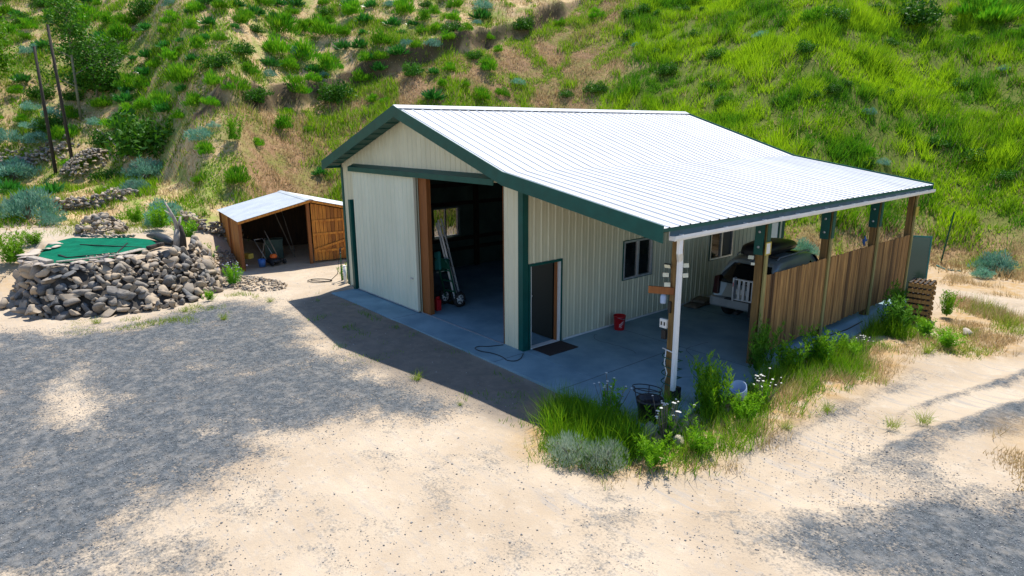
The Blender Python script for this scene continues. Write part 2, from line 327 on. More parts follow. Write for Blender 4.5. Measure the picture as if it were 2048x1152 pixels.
def make_ground():
    gx=np.concatenate([np.arange(-75,-24,.6),np.arange(-24,24,.17),np.arange(24,70,.7)])
    gy=np.concatenate([np.arange(-40,-14,.8),np.arange(-14,27,.17),np.arange(27,95,.6)])
    X,Y=np.meshgrid(gx,gy); x=X.ravel(); y=Y.ravel(); z=ground(x,y)
    d,az,hill,right,brown,bank=masks(x,y)
    rut=np.zeros_like(x)
    for l in T_: rut=np.maximum(rut,sstep(.40,.12,sdline(x,y,l)))
    z=z-rut*.05*(d<40)
    nx,ny=len(gx),len(gy); i=np.arange(nx*ny).reshape(ny,nx)
    F=np.stack([i[:-1,:-1].ravel(),i[:-1,1:].ravel(),i[1:,1:].ravel(),i[1:,:-1].ravel()],1)
    wob=vnoise(x/.8,y/.8,31)*.25+vnoise(x/2.1,y/2.1,32)*.35
    grav=np.zeros_like(x)
    for pl,wt in zip(G_,GW): grav=np.maximum(grav,wt*sstep(-1.1,1.1,sdpoly(x,y,pl)+wob*1.3))
    grav=grav*(1-.8*sstep(-.5,.6,sdpoly(x,y,P_)+wob*.6))
    road=sstep(-.7,.7,sdpoly(x,y,RD_)+wob*.8); grav=np.maximum(grav,.80*road); grav=(grav-.85*rut*road)*(1-hill)
    dirt=sstep(-.4,.3,sdpoly(x,y,SHADOW_)+wob*.4)*(1-hill)  # brown soil, darkened to carry the barn's cast shadow in its colour
    dry=np.zeros_like(x)
    for pl in D_: dry=np.maximum(dry,sstep(-.5,.5,sdpoly(x,y,pl)+wob))
    dry=np.maximum(dry,.6*sstep(2.5,.2,np.abs(d-26.5)+wob)*(az<-74)); dry=np.maximum(dry,.9*sstep(24.5,26.5,d+wob)*(az>-40))*(1-hill)
    me=bpy.data.meshes.new('ground'); me.vertices.add(len(x)); me.vertices.foreach_set('co',np.stack([x,y,z],1).astype(np.float32).ravel())
    me.loops.add(F.size); me.loops.foreach_set('vertex_index',F.astype(np.int32).ravel()); me.polygons.add(len(F)); me.polygons.foreach_set('loop_start',np.arange(0,F.size,4,dtype=np.int32))
    me.polygons.foreach_set('use_smooth',np.ones(len(F),bool)); me.update(calc_edges=True)
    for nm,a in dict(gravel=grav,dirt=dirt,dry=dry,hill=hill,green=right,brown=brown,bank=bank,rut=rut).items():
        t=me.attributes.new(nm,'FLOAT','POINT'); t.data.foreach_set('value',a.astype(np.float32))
    mt=bpy.data.materials.new('yard_ground'); mt.use_nodes=True; t=mt.node_tree; N=t.nodes; K=t.links; p=N['Principled BSDF']; p.inputs['Roughness'].default_value=.95; p.inputs['Specular IOR Level'].default_value=.15
    tc=N.new('ShaderNodeTexCoord').outputs['Object']
    def nz(sc,det=5,ro=.6,vec=tc):
        n=N.new('ShaderNodeTexNoise'); n.inputs['Scale'].default_value=sc; n.inputs['Detail'].default_value=det; n.inputs['Roughness'].default_value=ro; K.new(vec,n.inputs[0]); return n.outputs[0]
    def mr(v,a,b,c=0,d_=1):
        n=N.new('ShaderNodeMapRange'); n.inputs[1].default_value=a; n.inputs[2].default_value=b; n.inputs[3].default_value=c; n.inputs[4].default_value=d_; K.new(v,n.inputs[0]); return n.outputs[0]
    def at(n_):
        n=N.new('ShaderNodeAttribute'); n.attribute_name=n_; return n.outputs['Fac']
    def ma(op,a,b):
        n=N.new('ShaderNodeMath'); n.operation=op
        for i_,q in enumerate((a,b)):
            if isinstance(q,(int,float)): n.inputs[i_].default_value=q
            else: K.new(q,n.inputs[i_])
        return n.outputs[0]
    def mx(f,a,b):
        n=N.new('ShaderNodeMix'); n.data_type='RGBA'
        K.new(f,n.inputs[0])
        for i_,q in ((6,a),(7,b)):
            if isinstance(q,tuple): n.inputs[i_].default_value=(*q,1)
            else: K.new(q,n.inputs[i_])
        return n.outputs[2]
    n1,n2,n3,n4=nz(.55,6),nz(3.2,6,.7),nz(24,4,.75),nz(70,3,.8)
    sand=mx(mr(n1,.35,.65),(.53,.435,.325),(.42,.33,.235)); sand=mx(mr(n2,.52,.78,0,.55),sand,(.62,.55,.455)); sand=mx(mr(n4,.58,.70,0,.6),sand,(.28,.25,.22)); sand=mx(mr(nz(6,6,.8),.54,.68,0,.55),sand,(.34,.325,.31))
    n5=nz(9,6,.85); gv=mx(mr(n5,.36,.64),(.038,.048,.056),(.145,.162,.178)); gv=mx(mr(n4,.55,.70,0,.8),gv,(.03,.034,.042)); gv=mx(mr(n4,.42,.30,0,.7),gv,(.36,.36,.36)); gv=mx(mr(n3,.56,.66,0,.7),gv,(.03,.035,.045)); gv=mx(mr(n2,.48,.72,0,.55),gv,(.38,.345,.30))
    br=ma('ADD',ma('MULTIPLY',ma('SUBTRACT',n2,.5),1.5),ma('MULTIPLY',ma('SUBTRACT',n3,.5),1.6))
    gm=mr(ma('ADD',ma('ADD',at('gravel'),ma('MULTIPLY',ma('SUBTRACT',nz(.75,7,.72),.5),2.1)),ma('MULTIPLY',br,.75)),.30,.82)
    # long drag streaks along the drive: noise stretched along its direction
    mp=N.new('ShaderNodeMapping'); mp.inputs['Rotation'].default_value=(0,0,R(-52)); mp.inputs['Scale'].default_value=(.35,5,1); K.new(tc,mp.inputs[0])
    st=nz(1.6,5,.6,mp.outputs[0]); sand=mx(ma('MULTIPLY',mr(st,.54,.68,0,.5),ma('ADD',.75,at('rut'))),sand,(.36,.33,.30))
    c=mx(gm,sand,gv)
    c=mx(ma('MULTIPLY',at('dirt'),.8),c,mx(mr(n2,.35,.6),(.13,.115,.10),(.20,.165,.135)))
    c=mx(ma('MULTIPLY',at('dry'),mr(n2,.3,.6)),c,mx(mr(n3,.3,.7),(.34,.20,.075),(.50,.34,.16)))
    tan=mx(mr(n2,.3,.7),(.46,.30,.14),(.66,.50,.29)); tan=mx(mr(n3,.5,.7,0,.6),tan,(.30,.19,.09)); tan=mx(mr(nz(.45,5,.7),.46,.60,0,.75),tan,(.17,.27,.03))
    brn=mx(mr(n2,.3,.7),(.25,.14,.07),(.48,.30,.16)); brn=mx(mr(n3,.45,.7,0,.8),brn,(.11,.07,.04)); brn=mx(mr(nz(.5,5,.7),.48,.62,0,.65),brn,(.15,.21,.025))
    grn=mx(mr(n2,.3,.7),(.065,.11,.010),(.19,.21,.035)); grn=mx(mr(n3,.45,.7,0,.7),grn,(.05,.05,.02))
    h=mx(at('brown'),tan,brn); h=mx(at('green'),h,grn); h=mx(ma('MULTIPLY',at('bank'),.85),h,mx(mr(n3,.3,.7),(.022,.016,.011),(.06,.042,.027)))  # dark bank soil, its near-black also painting the overhang's shadow
    c=mx(mr(ma('ADD',at('hill'),ma('MULTIPLY',br,.3)),.25,.7),c,h)
    K.new(c,p.inputs['Base Color'])
    b=N.new('ShaderNodeBump'); b.inputs['Strength'].default_value=.55; b.inputs['Distance'].default_value=.05
    K.new(ma('ADD',ma('ADD',n2,ma('MULTIPLY',n3,.5)),ma('MULTIPLY',ma('MULTIPLY',n4,gm),.5)),b.inputs['Height']); K.new(b.outputs[0],p.inputs['Normal'])
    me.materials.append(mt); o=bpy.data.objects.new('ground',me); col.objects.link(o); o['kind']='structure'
make_ground()
# ---------------------------------------------------------------- slab and barn
s=MB(); s.box((.75,-1.02,-.25),(13.75,.0,.05)); s.box((.0,.0,-.25),(13.75,12.6,.05)); slab=s.build('concrete_slab',M['concrete'],None,.01); slab['kind']='structure'
for a_,b_ in (((9.2,3.1),(13.7,3.1)),((9.2,6.3),(13.7,6.3)),((9.2,9.4),(13.7,9.4)),((9.25,-1.0),(9.25,-.06)),((4.7,-1.0),(4.7,-.25)),((11.4,-1.0),(11.4,3.1))):
    s=MB(); s.beam((*a_,.0505),(*b_,.0505),.014,.003); s.build('expansion_joint',mat('slab_joint',(.05,.06,.065)) if 'slab_joint' not in bpy.data.materials else bpy.data.materials['slab_joint'],slab)
for P0,n_ in (((12.9,.4),14),((11.0,1.9),12),((12.2,2.6),10)):
    s=MB(); pts=[(*P0,.0505)]; a_=random.uniform(2.2,3.4)
    for k in range(n_): a_+=random.uniform(-.5,.5); pts.append((max(pts[-1][0]+.16*math.cos(a_),9.4),pts[-1][1]+.16*math.sin(a_),.0505))
    for p_,q_ in zip(pts[:-1],pts[1:]): s.beam(p_,q_,.011,.003)
    s.build('crack',bpy.data.materials['slab_joint'],slab)
crk=MB()
W=9.137; YB=12.1; PIT=.335; RZ=5.788
def roofz(x): return RZ-PIT*abs(x-W/2) if x<=W else 4.256-.165*(x-W)
barn=thing('barn','cream metal pole barn with green trim, white ribbed roof and open lean-to','barn',(0,0,0))
def ribprof(a,b,p=.2286,h=.02,start=0,sd=.032):
    """breakpoints (position, height) of ribbed steel sheet between a and b"""
    L=[(a,0)]; k=a+start+p*.5
    while k+.04<b: L+=[(k-sd,0),(k-.014,h),(k+.014,h),(k+sd,0),(k+p*.5-.012,0),(k+p*.5,h*.25),(k+p*.5+.012,0)]; k+=p
    L=[q for q in L if a<=q[0]<=b]+[(b,0)]
    return L
def ribwall(mb,P,nrm,a,b,z0,ztop,holes=(),p=.2286,h=.02):
    """P(u,z)->point; holes (u0,u1,z0,z1)"""
    nrm=Vector(nrm); L=ribprof(a,b,p,h); cuts=sorted({u for q in holes for u in q[:2]})
    L2=[]
    for i in range(len(L)-1):
        (u0,h0),(u1,h1)=L[i],L[i+1]; ks=[u0]+[c for c in cuts if u0<c<u1]+[u1]
        for j in range(len(ks)-1):
            f=lambda u:h0+(h1-h0)*((u-u0)/(u1-u0) if u1>u0 else 0)
            L2.append((ks[j],f(ks[j]),ks[j+1],f(ks[j+1])))
    for u0,h0,u1,h1 in L2:
        if u1-u0<1e-5: continue
        um=(u0+u1)/2; segs=[]; lo=z0
        for q in sorted([q for q in holes if q[0]<um<q[1]],key=lambda q:q[2]):
            if q[2]>lo: segs.append((lo,q[2],False))
            lo=q[3]
        segs.append((lo,None,True))
        for za,zb,top in segs:
            ta,tb=(ztop(u0),ztop(u1)) if top else (zb,zb)
            mb.add([P(u0,za)+nrm*h0,P(u1,za)+nrm*h1,P(u1,tb)+nrm*h1,P(u0,ta)+nrm*h0],[(0,1,2,3)])
V3=Vector
rt=lambda x:roofz(x)-.10
DOOR=(4.70,8.42,.05,3.98); WD=(.20,1.19,.05,2.09); W1=(3.53,4.745,1.25,2.30); W2=(7.6,8.85,1.24,2.30); WHT=(10.9,11.75,.05,2.1); WL=(3.45,4.62,1.25,2.36)
f=MB(); ribwall(f,lambda u,z:V3((u,0,z)),(0,-1,0),0,W/2,.0,rt,[DOOR]); ribwall(f,lambda u,z:V3((u,0,z)),(0,-1,0),W/2,W,.0,rt,[DOOR]); f.build('front_wall',M['cream'],barn)
f=MB(); ribwall(f,lambda u,z:V3((W,u,z)),(1,0,0),0,YB,.0,lambda u:4.15,[WD,W1,W2,WHT]); f.build('side_wall',M['cream'],barn)
f=MB(); ribwall(f,lambda u,z:V3((0,u,z)),(-1,0,0),0,YB,-.2,lambda u:4.15,[WL]); f.build('side_wall',M['cream'],barn)
f=MB(); ribwall(f,lambda u,z:V3((u,YB,z)),(0,1,0),0,W/2,-.2,rt); ribwall(f,lambda u,z:V3((u,YB,z)),(0,1,0),W/2,W,-.2,rt); f.build('rear_wall',M['cream'],barn)
# inner lining and girts
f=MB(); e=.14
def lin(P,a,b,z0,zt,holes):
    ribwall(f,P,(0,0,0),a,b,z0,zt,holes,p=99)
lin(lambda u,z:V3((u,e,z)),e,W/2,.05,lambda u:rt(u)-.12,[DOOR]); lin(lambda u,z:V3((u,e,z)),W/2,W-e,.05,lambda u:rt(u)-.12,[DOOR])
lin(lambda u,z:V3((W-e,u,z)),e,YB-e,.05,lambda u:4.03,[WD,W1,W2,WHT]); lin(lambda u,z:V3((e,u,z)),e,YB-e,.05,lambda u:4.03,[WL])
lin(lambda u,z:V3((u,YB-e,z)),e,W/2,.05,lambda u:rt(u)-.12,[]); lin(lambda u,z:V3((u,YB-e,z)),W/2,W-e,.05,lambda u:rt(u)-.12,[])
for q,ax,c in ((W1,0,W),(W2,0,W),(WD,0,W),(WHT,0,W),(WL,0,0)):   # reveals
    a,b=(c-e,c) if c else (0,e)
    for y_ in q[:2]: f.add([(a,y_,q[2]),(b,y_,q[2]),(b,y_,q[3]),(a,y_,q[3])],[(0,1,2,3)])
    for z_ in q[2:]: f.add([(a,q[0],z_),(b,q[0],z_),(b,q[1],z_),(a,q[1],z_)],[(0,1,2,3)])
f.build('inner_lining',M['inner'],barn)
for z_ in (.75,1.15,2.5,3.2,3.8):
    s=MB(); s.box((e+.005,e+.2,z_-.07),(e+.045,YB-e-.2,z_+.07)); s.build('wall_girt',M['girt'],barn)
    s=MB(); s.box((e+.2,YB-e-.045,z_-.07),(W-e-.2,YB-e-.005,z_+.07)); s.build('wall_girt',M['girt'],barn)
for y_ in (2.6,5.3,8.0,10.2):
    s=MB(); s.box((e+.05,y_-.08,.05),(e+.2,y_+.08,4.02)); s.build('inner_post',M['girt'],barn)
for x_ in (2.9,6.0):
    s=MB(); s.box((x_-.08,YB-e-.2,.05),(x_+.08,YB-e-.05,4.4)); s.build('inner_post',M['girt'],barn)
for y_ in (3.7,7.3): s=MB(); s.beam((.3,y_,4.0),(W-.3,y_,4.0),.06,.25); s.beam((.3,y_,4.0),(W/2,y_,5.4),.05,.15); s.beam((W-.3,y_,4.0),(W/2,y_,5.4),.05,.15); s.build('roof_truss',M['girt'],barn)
# roof
Y0,Y1=-.584,12.396
def roofsheet(mb,x0,z0,x1,z1,a=Y0,b=Y1,h=.022):
    L=ribprof(a,b,.3048,h,sd=.03); d=V3((x1-x0,0,z1-z0)).normalized(); n=V3((-d.z,0,d.x)); n=n if n.z>0 else -n
    for (u0,h0),(u1,h1) in zip(L[:-1],L[1:]):
        if u1-u0<1e-5: continue
        A,B=V3((x0,0,z0)),V3((x1,0,z1)); q=lambda Pt,u,hh:V3((Pt.x,u,Pt.z))+n*hh
        mb.add([q(A,u0,h0),q(A,u1,h1),q(B,u1,h1),q(B,u0,h0)],[(0,1,2,3)])
XE,ZL=13.456,3.543
r=MB(); roofsheet(r,W/2,RZ,W,4.256); roofsheet(r,W/2,RZ,-.2,roofz(-.2)); rf=r.build('roof',M['roof'],barn)
r=MB(); roofsheet(r,W-.02,4.268,XE,ZL+.004); lr=r.build('lean_to_roof',M['roof'],barn)
r=MB()
r.prism([(W/2-.2,Y0-.01,RZ-.045),(W/2,Y0-.01,RZ+.05),(W/2+.2,Y0-.01,RZ-.035),(W/2+.2,Y0-.01,RZ-.02),(W/2,Y0-.01,RZ+.068),(W/2-.2,Y0-.01,RZ-.03)],(0,Y1-Y0+.02,0)); r.build('ridge_cap',M['roof'],rf)
u=MB()   # underside
for x0,x1 in ((-.19,W/2),(W/2,W),(W,XE-.02)):
    za,zb=roofz(max(x0,-.19)),roofz(x1-1e-6 if x1>W else x1)
    if x0==W: za=4.256
    u.add([(x0,Y0+.02,za-.05),(x1,Y0+.02,zb-.05),(x1,Y1-.02,zb-.05),(x0,Y1-.02,za-.05)],[(0,1,2,3)])
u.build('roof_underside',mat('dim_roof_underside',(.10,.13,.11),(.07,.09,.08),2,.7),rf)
def rake(x0,z0,x1,z1,y,dep=.30,top=.03,t=.03):
    s=MB(); s.prism([(x0,y,z0+top),(x1,y,z1+top),(x1,y,z1+top-dep),(x0,y,z0+top-dep)],(0,-t,0)); return s
for y_,dep in ((Y0,.30),(Y1+.035,.3)):
    s=rake(W/2,RZ+.02,W,4.256+.02,y_,dep); s.build('rake_trim',M['green'],rf)
    s=rake(W/2,RZ+.02,-.2,roofz(-.2)+.02,y_,dep); s.build('rake_trim',M['green'],rf)
    s=rake(W,4.276,XE,ZL+.02,y_,.30); s.build('rake_trim',M['green'],lr)
s=MB()   # sloping soffit of the gable overhang, green
for x0,x1 in ((-.19,W/2),(W/2,W)):
    s.add([(x0,Y0+.005,roofz(x0)-.14),(x1,Y0+.005,roofz(x1)-.14),(x1,-.025,roofz(x1)-.14),(x0,-.025,roofz(x0)-.14)],[(0,1,2,3)])
for k in np.arange(.3,W/2,.45):
    for sg in (-1,1):
        x=W/2+sg*k; s.box((x-.012,Y0+.006,roofz(x)-.155),(x+.012,-.026,roofz(x)-.141))
s.build('soffit',M['green'],rf)
s=MB(); s.box((-.235,Y0,roofz(-.2)-.2),(-.2,Y1,roofz(-.2)+.01)); s.build('eave_trim',M['green'],rf)
s=MB(); s.box((XE-.03,Y0,ZL-.065),(XE,Y1,ZL-.006)); s.build('eave_trim',M['green'],lr)
s=MB(); s.box((W-.14,-.04,.05),(W+.03,-.021,4.0)); s.box((W+.021,-.021,.05),(W+.04,.12,4.02)); s.build('corner_trim',M['green'],barn)
s=MB(); s.box((-.03,-.045,.05),(.10,-.022,4.02)); s.box((-.045,-.022,.05),(-.022,.12,4.0)); s.build('corner_trim',M['green'],barn)
s=MB(); s.box((W-.1,YB+.022,.05),(W+.03,YB+.04,4.0)); s.box((W+.022,YB-.12,.05),(W+.04,YB+.022,4.0)); s.build('corner_trim',M['green'],barn)
# sliding door
sd=MB(); ribwall(sd,lambda u,z:V3((u,-.13,z)),(0,-1,0),.966,4.66,.10,lambda u:3.97,p=.2286)
sd.box((.966,-.125,.10),(4.66,-.08,3.97)); sdo=sd.build('sliding_door',M['door_cream'],barn)
s=MB(); s.box((4.66,-.155,.08),(4.69,-.075,3.97)); s.build('edge_trim',M['door_cream'],sdo)
s=MB(); s.box((.95,-.15,.075),(4.69,-.07,.098)); s.build('bottom_rail',M['steel'],sdo)
s=MB(); s.box((4.36,-.185,1.02),(4.48,-.152,1.06)); s.build('handle',M['steel'],sdo)
s=MB(); s.prism([(.92,-.03,4.17),(.92,-.24,4.08),(.92,-.24,3.94),(.92,-.215,3.94),(.92,-.215,4.06),(.92,-.03,4.14)],(7.42,0,0)); s.prism([(.9,-.03,4.17),(.9,-.24,4.08),(.9,-.24,3.94),(.9,-.03,3.94)],(.02,0,0)); s.build('door_track',M['green'],barn)
s=MB(); s.box((.70,-.20,.05),(.84,-.022,3.02)); s.build('door_stop',M['green'],barn)
s=MB(); s.box((4.70,.0,.05),(5.10,.135,3.98)); s.box((8.40,.0,.05),(8.44,.135,3.98)); s.box((4.70,.02,3.98),(8.42,.13,4.1)); s.build('door_jamb',M['jamb'],barn)
s=MB(); s.box((4.66,-.06,.05),(8.42,-.02,.062)); s.build('floor_guide',M['steel'],barn)
# walk door
wf=MB(); y0,y1,z0,z1=WD
wf.box((W+.005,y0-.06,z0),(W+.04,y0,z1+.06)); wf.box((W+.005,y1,z0),(W+.04,y1+.05,z1+.06)); wf.box((W+.005,y0,z1),(W+.04,y1,z1+.06)); wfo=wf.build('door_frame',M['green'],barn)
s=MB(); s.box((W-.12,y1-.045,z0),(W+.03,y1-.002,z1)); s.box((W-.12,y0+.002,z0),(W+.03,y0+.03,z1)); s.box((W-.12,y0+.03,z0-.0),(W+.04,y1-.045,z0+.025)); s.build('white_reveal',M['white'],wfo)
dl=MB(); dl.box((W-.18-.86,y1-.10,z0+.03),(W-.15,y1-.055,z1-.02)); dlo=dl.build('walk_door',M['leaf_edge'],barn)
s=MB(); s.box((W-.10,y1-.10,z0+.03),(W-.04,y1-.047,z1-.02)); s.build('door_stop_strip',M['jamb'],wfo)
s=MB(); s.lathe([(0,-.06),(.03,-.055),(.035,-.035),(.015,-.02),(.015,0)],(W-.9,y1-.10,1.05),12,'y'); s.build('handle',M['steel'],dlo)
def window(c,q,outx,screen):
    y0,y1,z0,z1=q; sg=1 if outx>0 else -1
    b=lambda s,xa,xb,*r:s.box((min(c+sg*xa,c+sg*xb),r[0],r[2]),(max(c+sg*xa,c+sg*xb),r[1],r[3]))
    s=MB(); t=.05; b(s,-.06,.035,y0,y0+t,z0,z1); b(s,-.06,.035,y1-t,y1,z0,z1); b(s,-.06,.035,y0+t,y1-t,z0,z0+t); b(s,-.06,.035,y0+t,y1-t,z1-t,z1)
    ym=(y0+y1)/2; b(s,-.05,.03,ym-.03,ym+.03,z0+t,z1-t); w_=s.build('window',M['alu'],barn)
    s=MB(); b(s,.001,.03,y0-.02,y0-.001,z0-.02,z1+.02); b(s,.001,.03,y1+.001,y1+.02,z0-.02,z1+.02); b(s,.001,.03,y0,y1,z1+.001,z1+.02); b(s,.001,.03,y0,y1,z0-.02,z0-.001); s.build('frame',M['green'],w_)
    s=MB(); b(s,-.02,-.014,y0+t,ym-.03,z0+t,z1-t); s.build('pane',M['glass'],w_)
    s=MB(); b(s,-.02,-.014,ym+.03,y1-t,z0+t,z1-t); s.build('pane',M['screen'] if screen else M['glass'],w_)
window(W,W1,1,False); window(W,W2,1,True); window(0,WL,-1,False)
s=MB(); s.box((W-.05,WHT[0]+.05,.05),(W+.02,WHT[1]-.05,2.05)); wd=s.build('rear_walk_door',M['white'],barn)
s=MB(); s.box((W+.003,WHT[0]-.04,.05),(W+.05,WHT[0]+.05,2.14)); s.box((W+.003,WHT[1]-.05,.05),(W+.05,WHT[1]+.04,2.14)); s.box((W+.003,WHT[0]+.05,2.05),(W+.05,WHT[1]-.05,2.14)); s.build('door_frame',M['green'],wd)
s=MB(); s.box((W+.021,1.3,.051),(W+.034,10.8,.10)); s.build('base_flashing',M['white'],barn)
# lean-to frame
PX=13.1; PY=[.35,3.36,6.44,9.34,11.93]
for i,y_ in enumerate(PY):
    s=MB(); s.box((PX-.075,y_-.075,-.3),(PX+.075,y_+.075,3.38)); po=s.build('lean_to_post',M['post'],barn,.006)
    if i:
        s=MB(); s.box((PX+.108,y_-.03,-.2),(PX+.148,y_+.07,3.36)); s.build('nailer_board',M['nailer'],po)
        if i<4:
            s=MB(); s.box((PX-.11,y_-.10,2.55),(PX-.076,y_+.10,3.36)); s.box((PX-.10,y_-.116,2.55),(PX+.10,y_-.077,3.36)); s.box((PX+.150,y_-.06,2.57),(PX+.163,y_+.08,3.36)); br=s.build('green_bracket',M['green'],po)
            for z_ in (2.72,3.05):
                s=MB(); s.lathe([(0,-.025),(.022,-.02),(.03,-.005),(.03,0)],(PX-.0,y_-.118,z_),10,'y'); s.build('bolt',M['steel'],br)
s=MB(); s.beam((PX-.02,-.55,3.43),(PX-.02,12.35,3.43),.09,.09); s.build('header_beam',M['beam'],barn)
for y_ in PY:
    s=MB(); s.beam((W+.04,y_+.12,4.06),(XE-.1,y_+.12,3.36),.05,.2); s.build('rafter',M['beam'],barn)
for x_ in (10.2,11.3,12.3):
    z_=roofz(x_)-.075; s=MB(); s.box((x_-.02,Y0+.1,z_-.06),(x_+.02,Y1-.1,z_)); s.build('purlin',M['girt'],barn)
# gutter with downpipe
g=MB(); gx0,gx1=13.41,13.53
prof=[(gx0,3.475),(gx0+.004,3.34),(gx0+.03,3.315),(gx1-.02,3.315),(gx1,3.35),(gx1,3.395),(gx1+.012,3.40),(gx1+.012,3.385),(gx1+.012,3.345),(gx1-.012,3.303),(gx0+.02,3.303),(gx0-.008,3.335),(gx0-.008,3.475)]
n=len(prof); g.add([(x,Y0+.22,z) for x,z in prof]+[(x,Y1-.02,z+.03) for x,z in prof],[(i,(i+1)%n,n+(i+1)%n,n+i) for i in range(n)])
for yy,dz in ((Y0+.22,0),(Y1-.02,.03)): g.box((gx0,yy-.004,3.315+dz),(gx1+.01,yy+.004,3.39+dz))
gu=g.build('gutter',M['gutter'],barn)
s=MB(); s.box((gx0+.006,Y0+.23,3.365),(gx0+.010,Y1-.03,3.47)); s.build('gutter_shade_strip',mat('blue_grey_shade',(.025,.085,.13),(.02,.06,.095),5,.5),gu)  # added strip; its blue-grey stands in for shade inside the white gutter
for k in range(18):
    y_=Y0+.5+k*.7; s=MB(); s.box((gx0,y_-.012,3.385+.03*k/18),(gx1,y_+.012,3.393+.03*k/18)); s.build('gutter_hanger',M['gutter'],gu)
s=MB()
def sqpipe(s,pts,a=.10,b=.07):
    for p,q in zip(pts[:-1],pts[1:]): s.beam(p,q,b,a,(0,1,0) if abs(Vector(q)[2]-Vector(p)[2])>.2 else (0,0,1))
gxm=13.47; dx_,dy_=PX+.16,.31
sqpipe(s,[(gxm,-.12,3.31),(gxm,-.12,3.05)]); sqpipe(s,[(gxm,-.12,3.08),(dx_,dy_-.10,2.86)]); sqpipe(s,[(dx_,dy_-.10,2.90),(dx_,dy_-.08,.30)]); s.build('downpipe',M['gutter'],barn,.008)
# ---------------------------------------------------------------- plank screen between the posts
fe=thing('plank_fence','weathered brown plank fence screen fixed along the lean-to posts','fence',(PX+.09,3.0,.05))
rr=random.Random(3)
for (a,b) in ((.40,3.42),(3.44,6.30),(6.32,8.95)):
    s=MB(); y=a
    while y<b-.03:
        wd_=rr.choice((.085,.09,.135,.14,.10)); y2=min(y+wd_,b); s.tint=rr.choice((0,.1,.2,.35,.5,.75,1))*rr.uniform(.6,1); dz=rr.uniform(-.012,.012); xx=rr.uniform(-.006,.006)
        s.box((-.012+xx,y+.005,.20+rr.uniform(-.02,.02)),(.012+xx,y2-.003,2.02+dz)); y=y2
    s.build('plank_panel',M['plank'],fe)
s=MB()
for z_ in (.5,1.7): s.box((-.035,.44,z_),(-.021,8.95,z_+.09))
s.build('rail',M['nailer'],fe)
# ---------------------------------------------------------------- sport utility vehicle under the lean-to
def loft(mb,secs,smooth=True,cap=True):
    n=len(secs[0]); V=[p for s in secs for p in s]; Fc=[]
    for i in range(len(secs)-1):
        for k in range(n): Fc.append((i*n+k,i*n+(k+1)%n,(i+1)*n+(k+1)%n,(i+1)*n+k))
    mb.add(V,Fc,smooth)
    if cap:
        o=len(mb.v)-len(V); mb.f+=[tuple(o+k for k in range(n))[::-1],tuple(o+len(V)-n+k for k in range(n))]; mb.sm+=[False,False]
def mirror_ring(h): return [(-x,y,z) for x,y,z in h]+[(x,y,z) for x,y,z in reversed(h)]
suv=thing('parked_car','grey four wheel drive estate car parked nose away under the lean-to','car',(11.4,5.7,.05),R(3)); suv.scale=(.95,.95,.99)
b=MB(); secs=[]
def sec(y,zb,w,zbelt,wt,zt,dy4=0,dy5=0,belt=None):
    h=[(.0,y,zb),(w*.8,y,zb),(w*.97,y,zb+.10),(w,y,zb+.30),(w*.995,y,zbelt-.08),(w*.965,y+dy4*.12,zbelt)]
    for t in (.25,.5,.75): h.append((w*.965+(wt-w*.965)*t,y+dy4*(.12+.78*t),zbelt+(zt-.09-zbelt)*t))
    h+=[(wt,y+dy4*.95,zt-.08),(wt-.06,y+dy5*.97,zt-.02),(wt-.2,y+dy5,zt),(0,y+dy5*1.02,zt+.015)]
    return mirror_ring(h)
secs=[sec(0,.52,.86,1.10,.62,1.72,.42,.55),sec(.06,.42,.91,1.12,.66,1.75,.44,.58),sec(.5,.36,.925,1.12,.69,1.775,.30,.34),sec(1.2,.34,.93,1.12,.70,1.785),sec(2.4,.34,.93,1.12,.70,1.78),sec(2.9,.34,.93,1.11,.68,1.74),sec(3.55,.34,.925,1.08,.80,1.16),sec(4.3,.36,.90,1.0,.74,1.06),sec(4.62,.42,.82,.9,.66,.96)]
loft(b,secs); bo=b.build('body',M['carpaint'],suv)
def quadgrid(name,pts,m,parent,sm=True):
    """pts rows of points"""
    V=[p for r_ in pts for p in r_]; n=len(pts[0]); F=[(i*n+k,i*n+k+1,(i+1)*n+k+1,(i+1)*n+k) for i in range(len(pts)-1) for k in range(n-1)]
    s=MB(); s.add(V,F,sm); o=s.build(name,m,parent); md=o.modifiers.new('solid','SOLIDIFY'); md.thickness=.012; md.offset=0; return o
rows=[]
for t in np.linspace(0,1,6):
    z=1.13+t*.50; y=.035+.43*t**1.1; hw=.80-.20*t
    rows.append([(x*hw,y-.045+.07*abs(x)**3,z) for x in np.linspace(-1,1,9)])
quadgrid('rear_window',rows,M['darkglass'],suv)
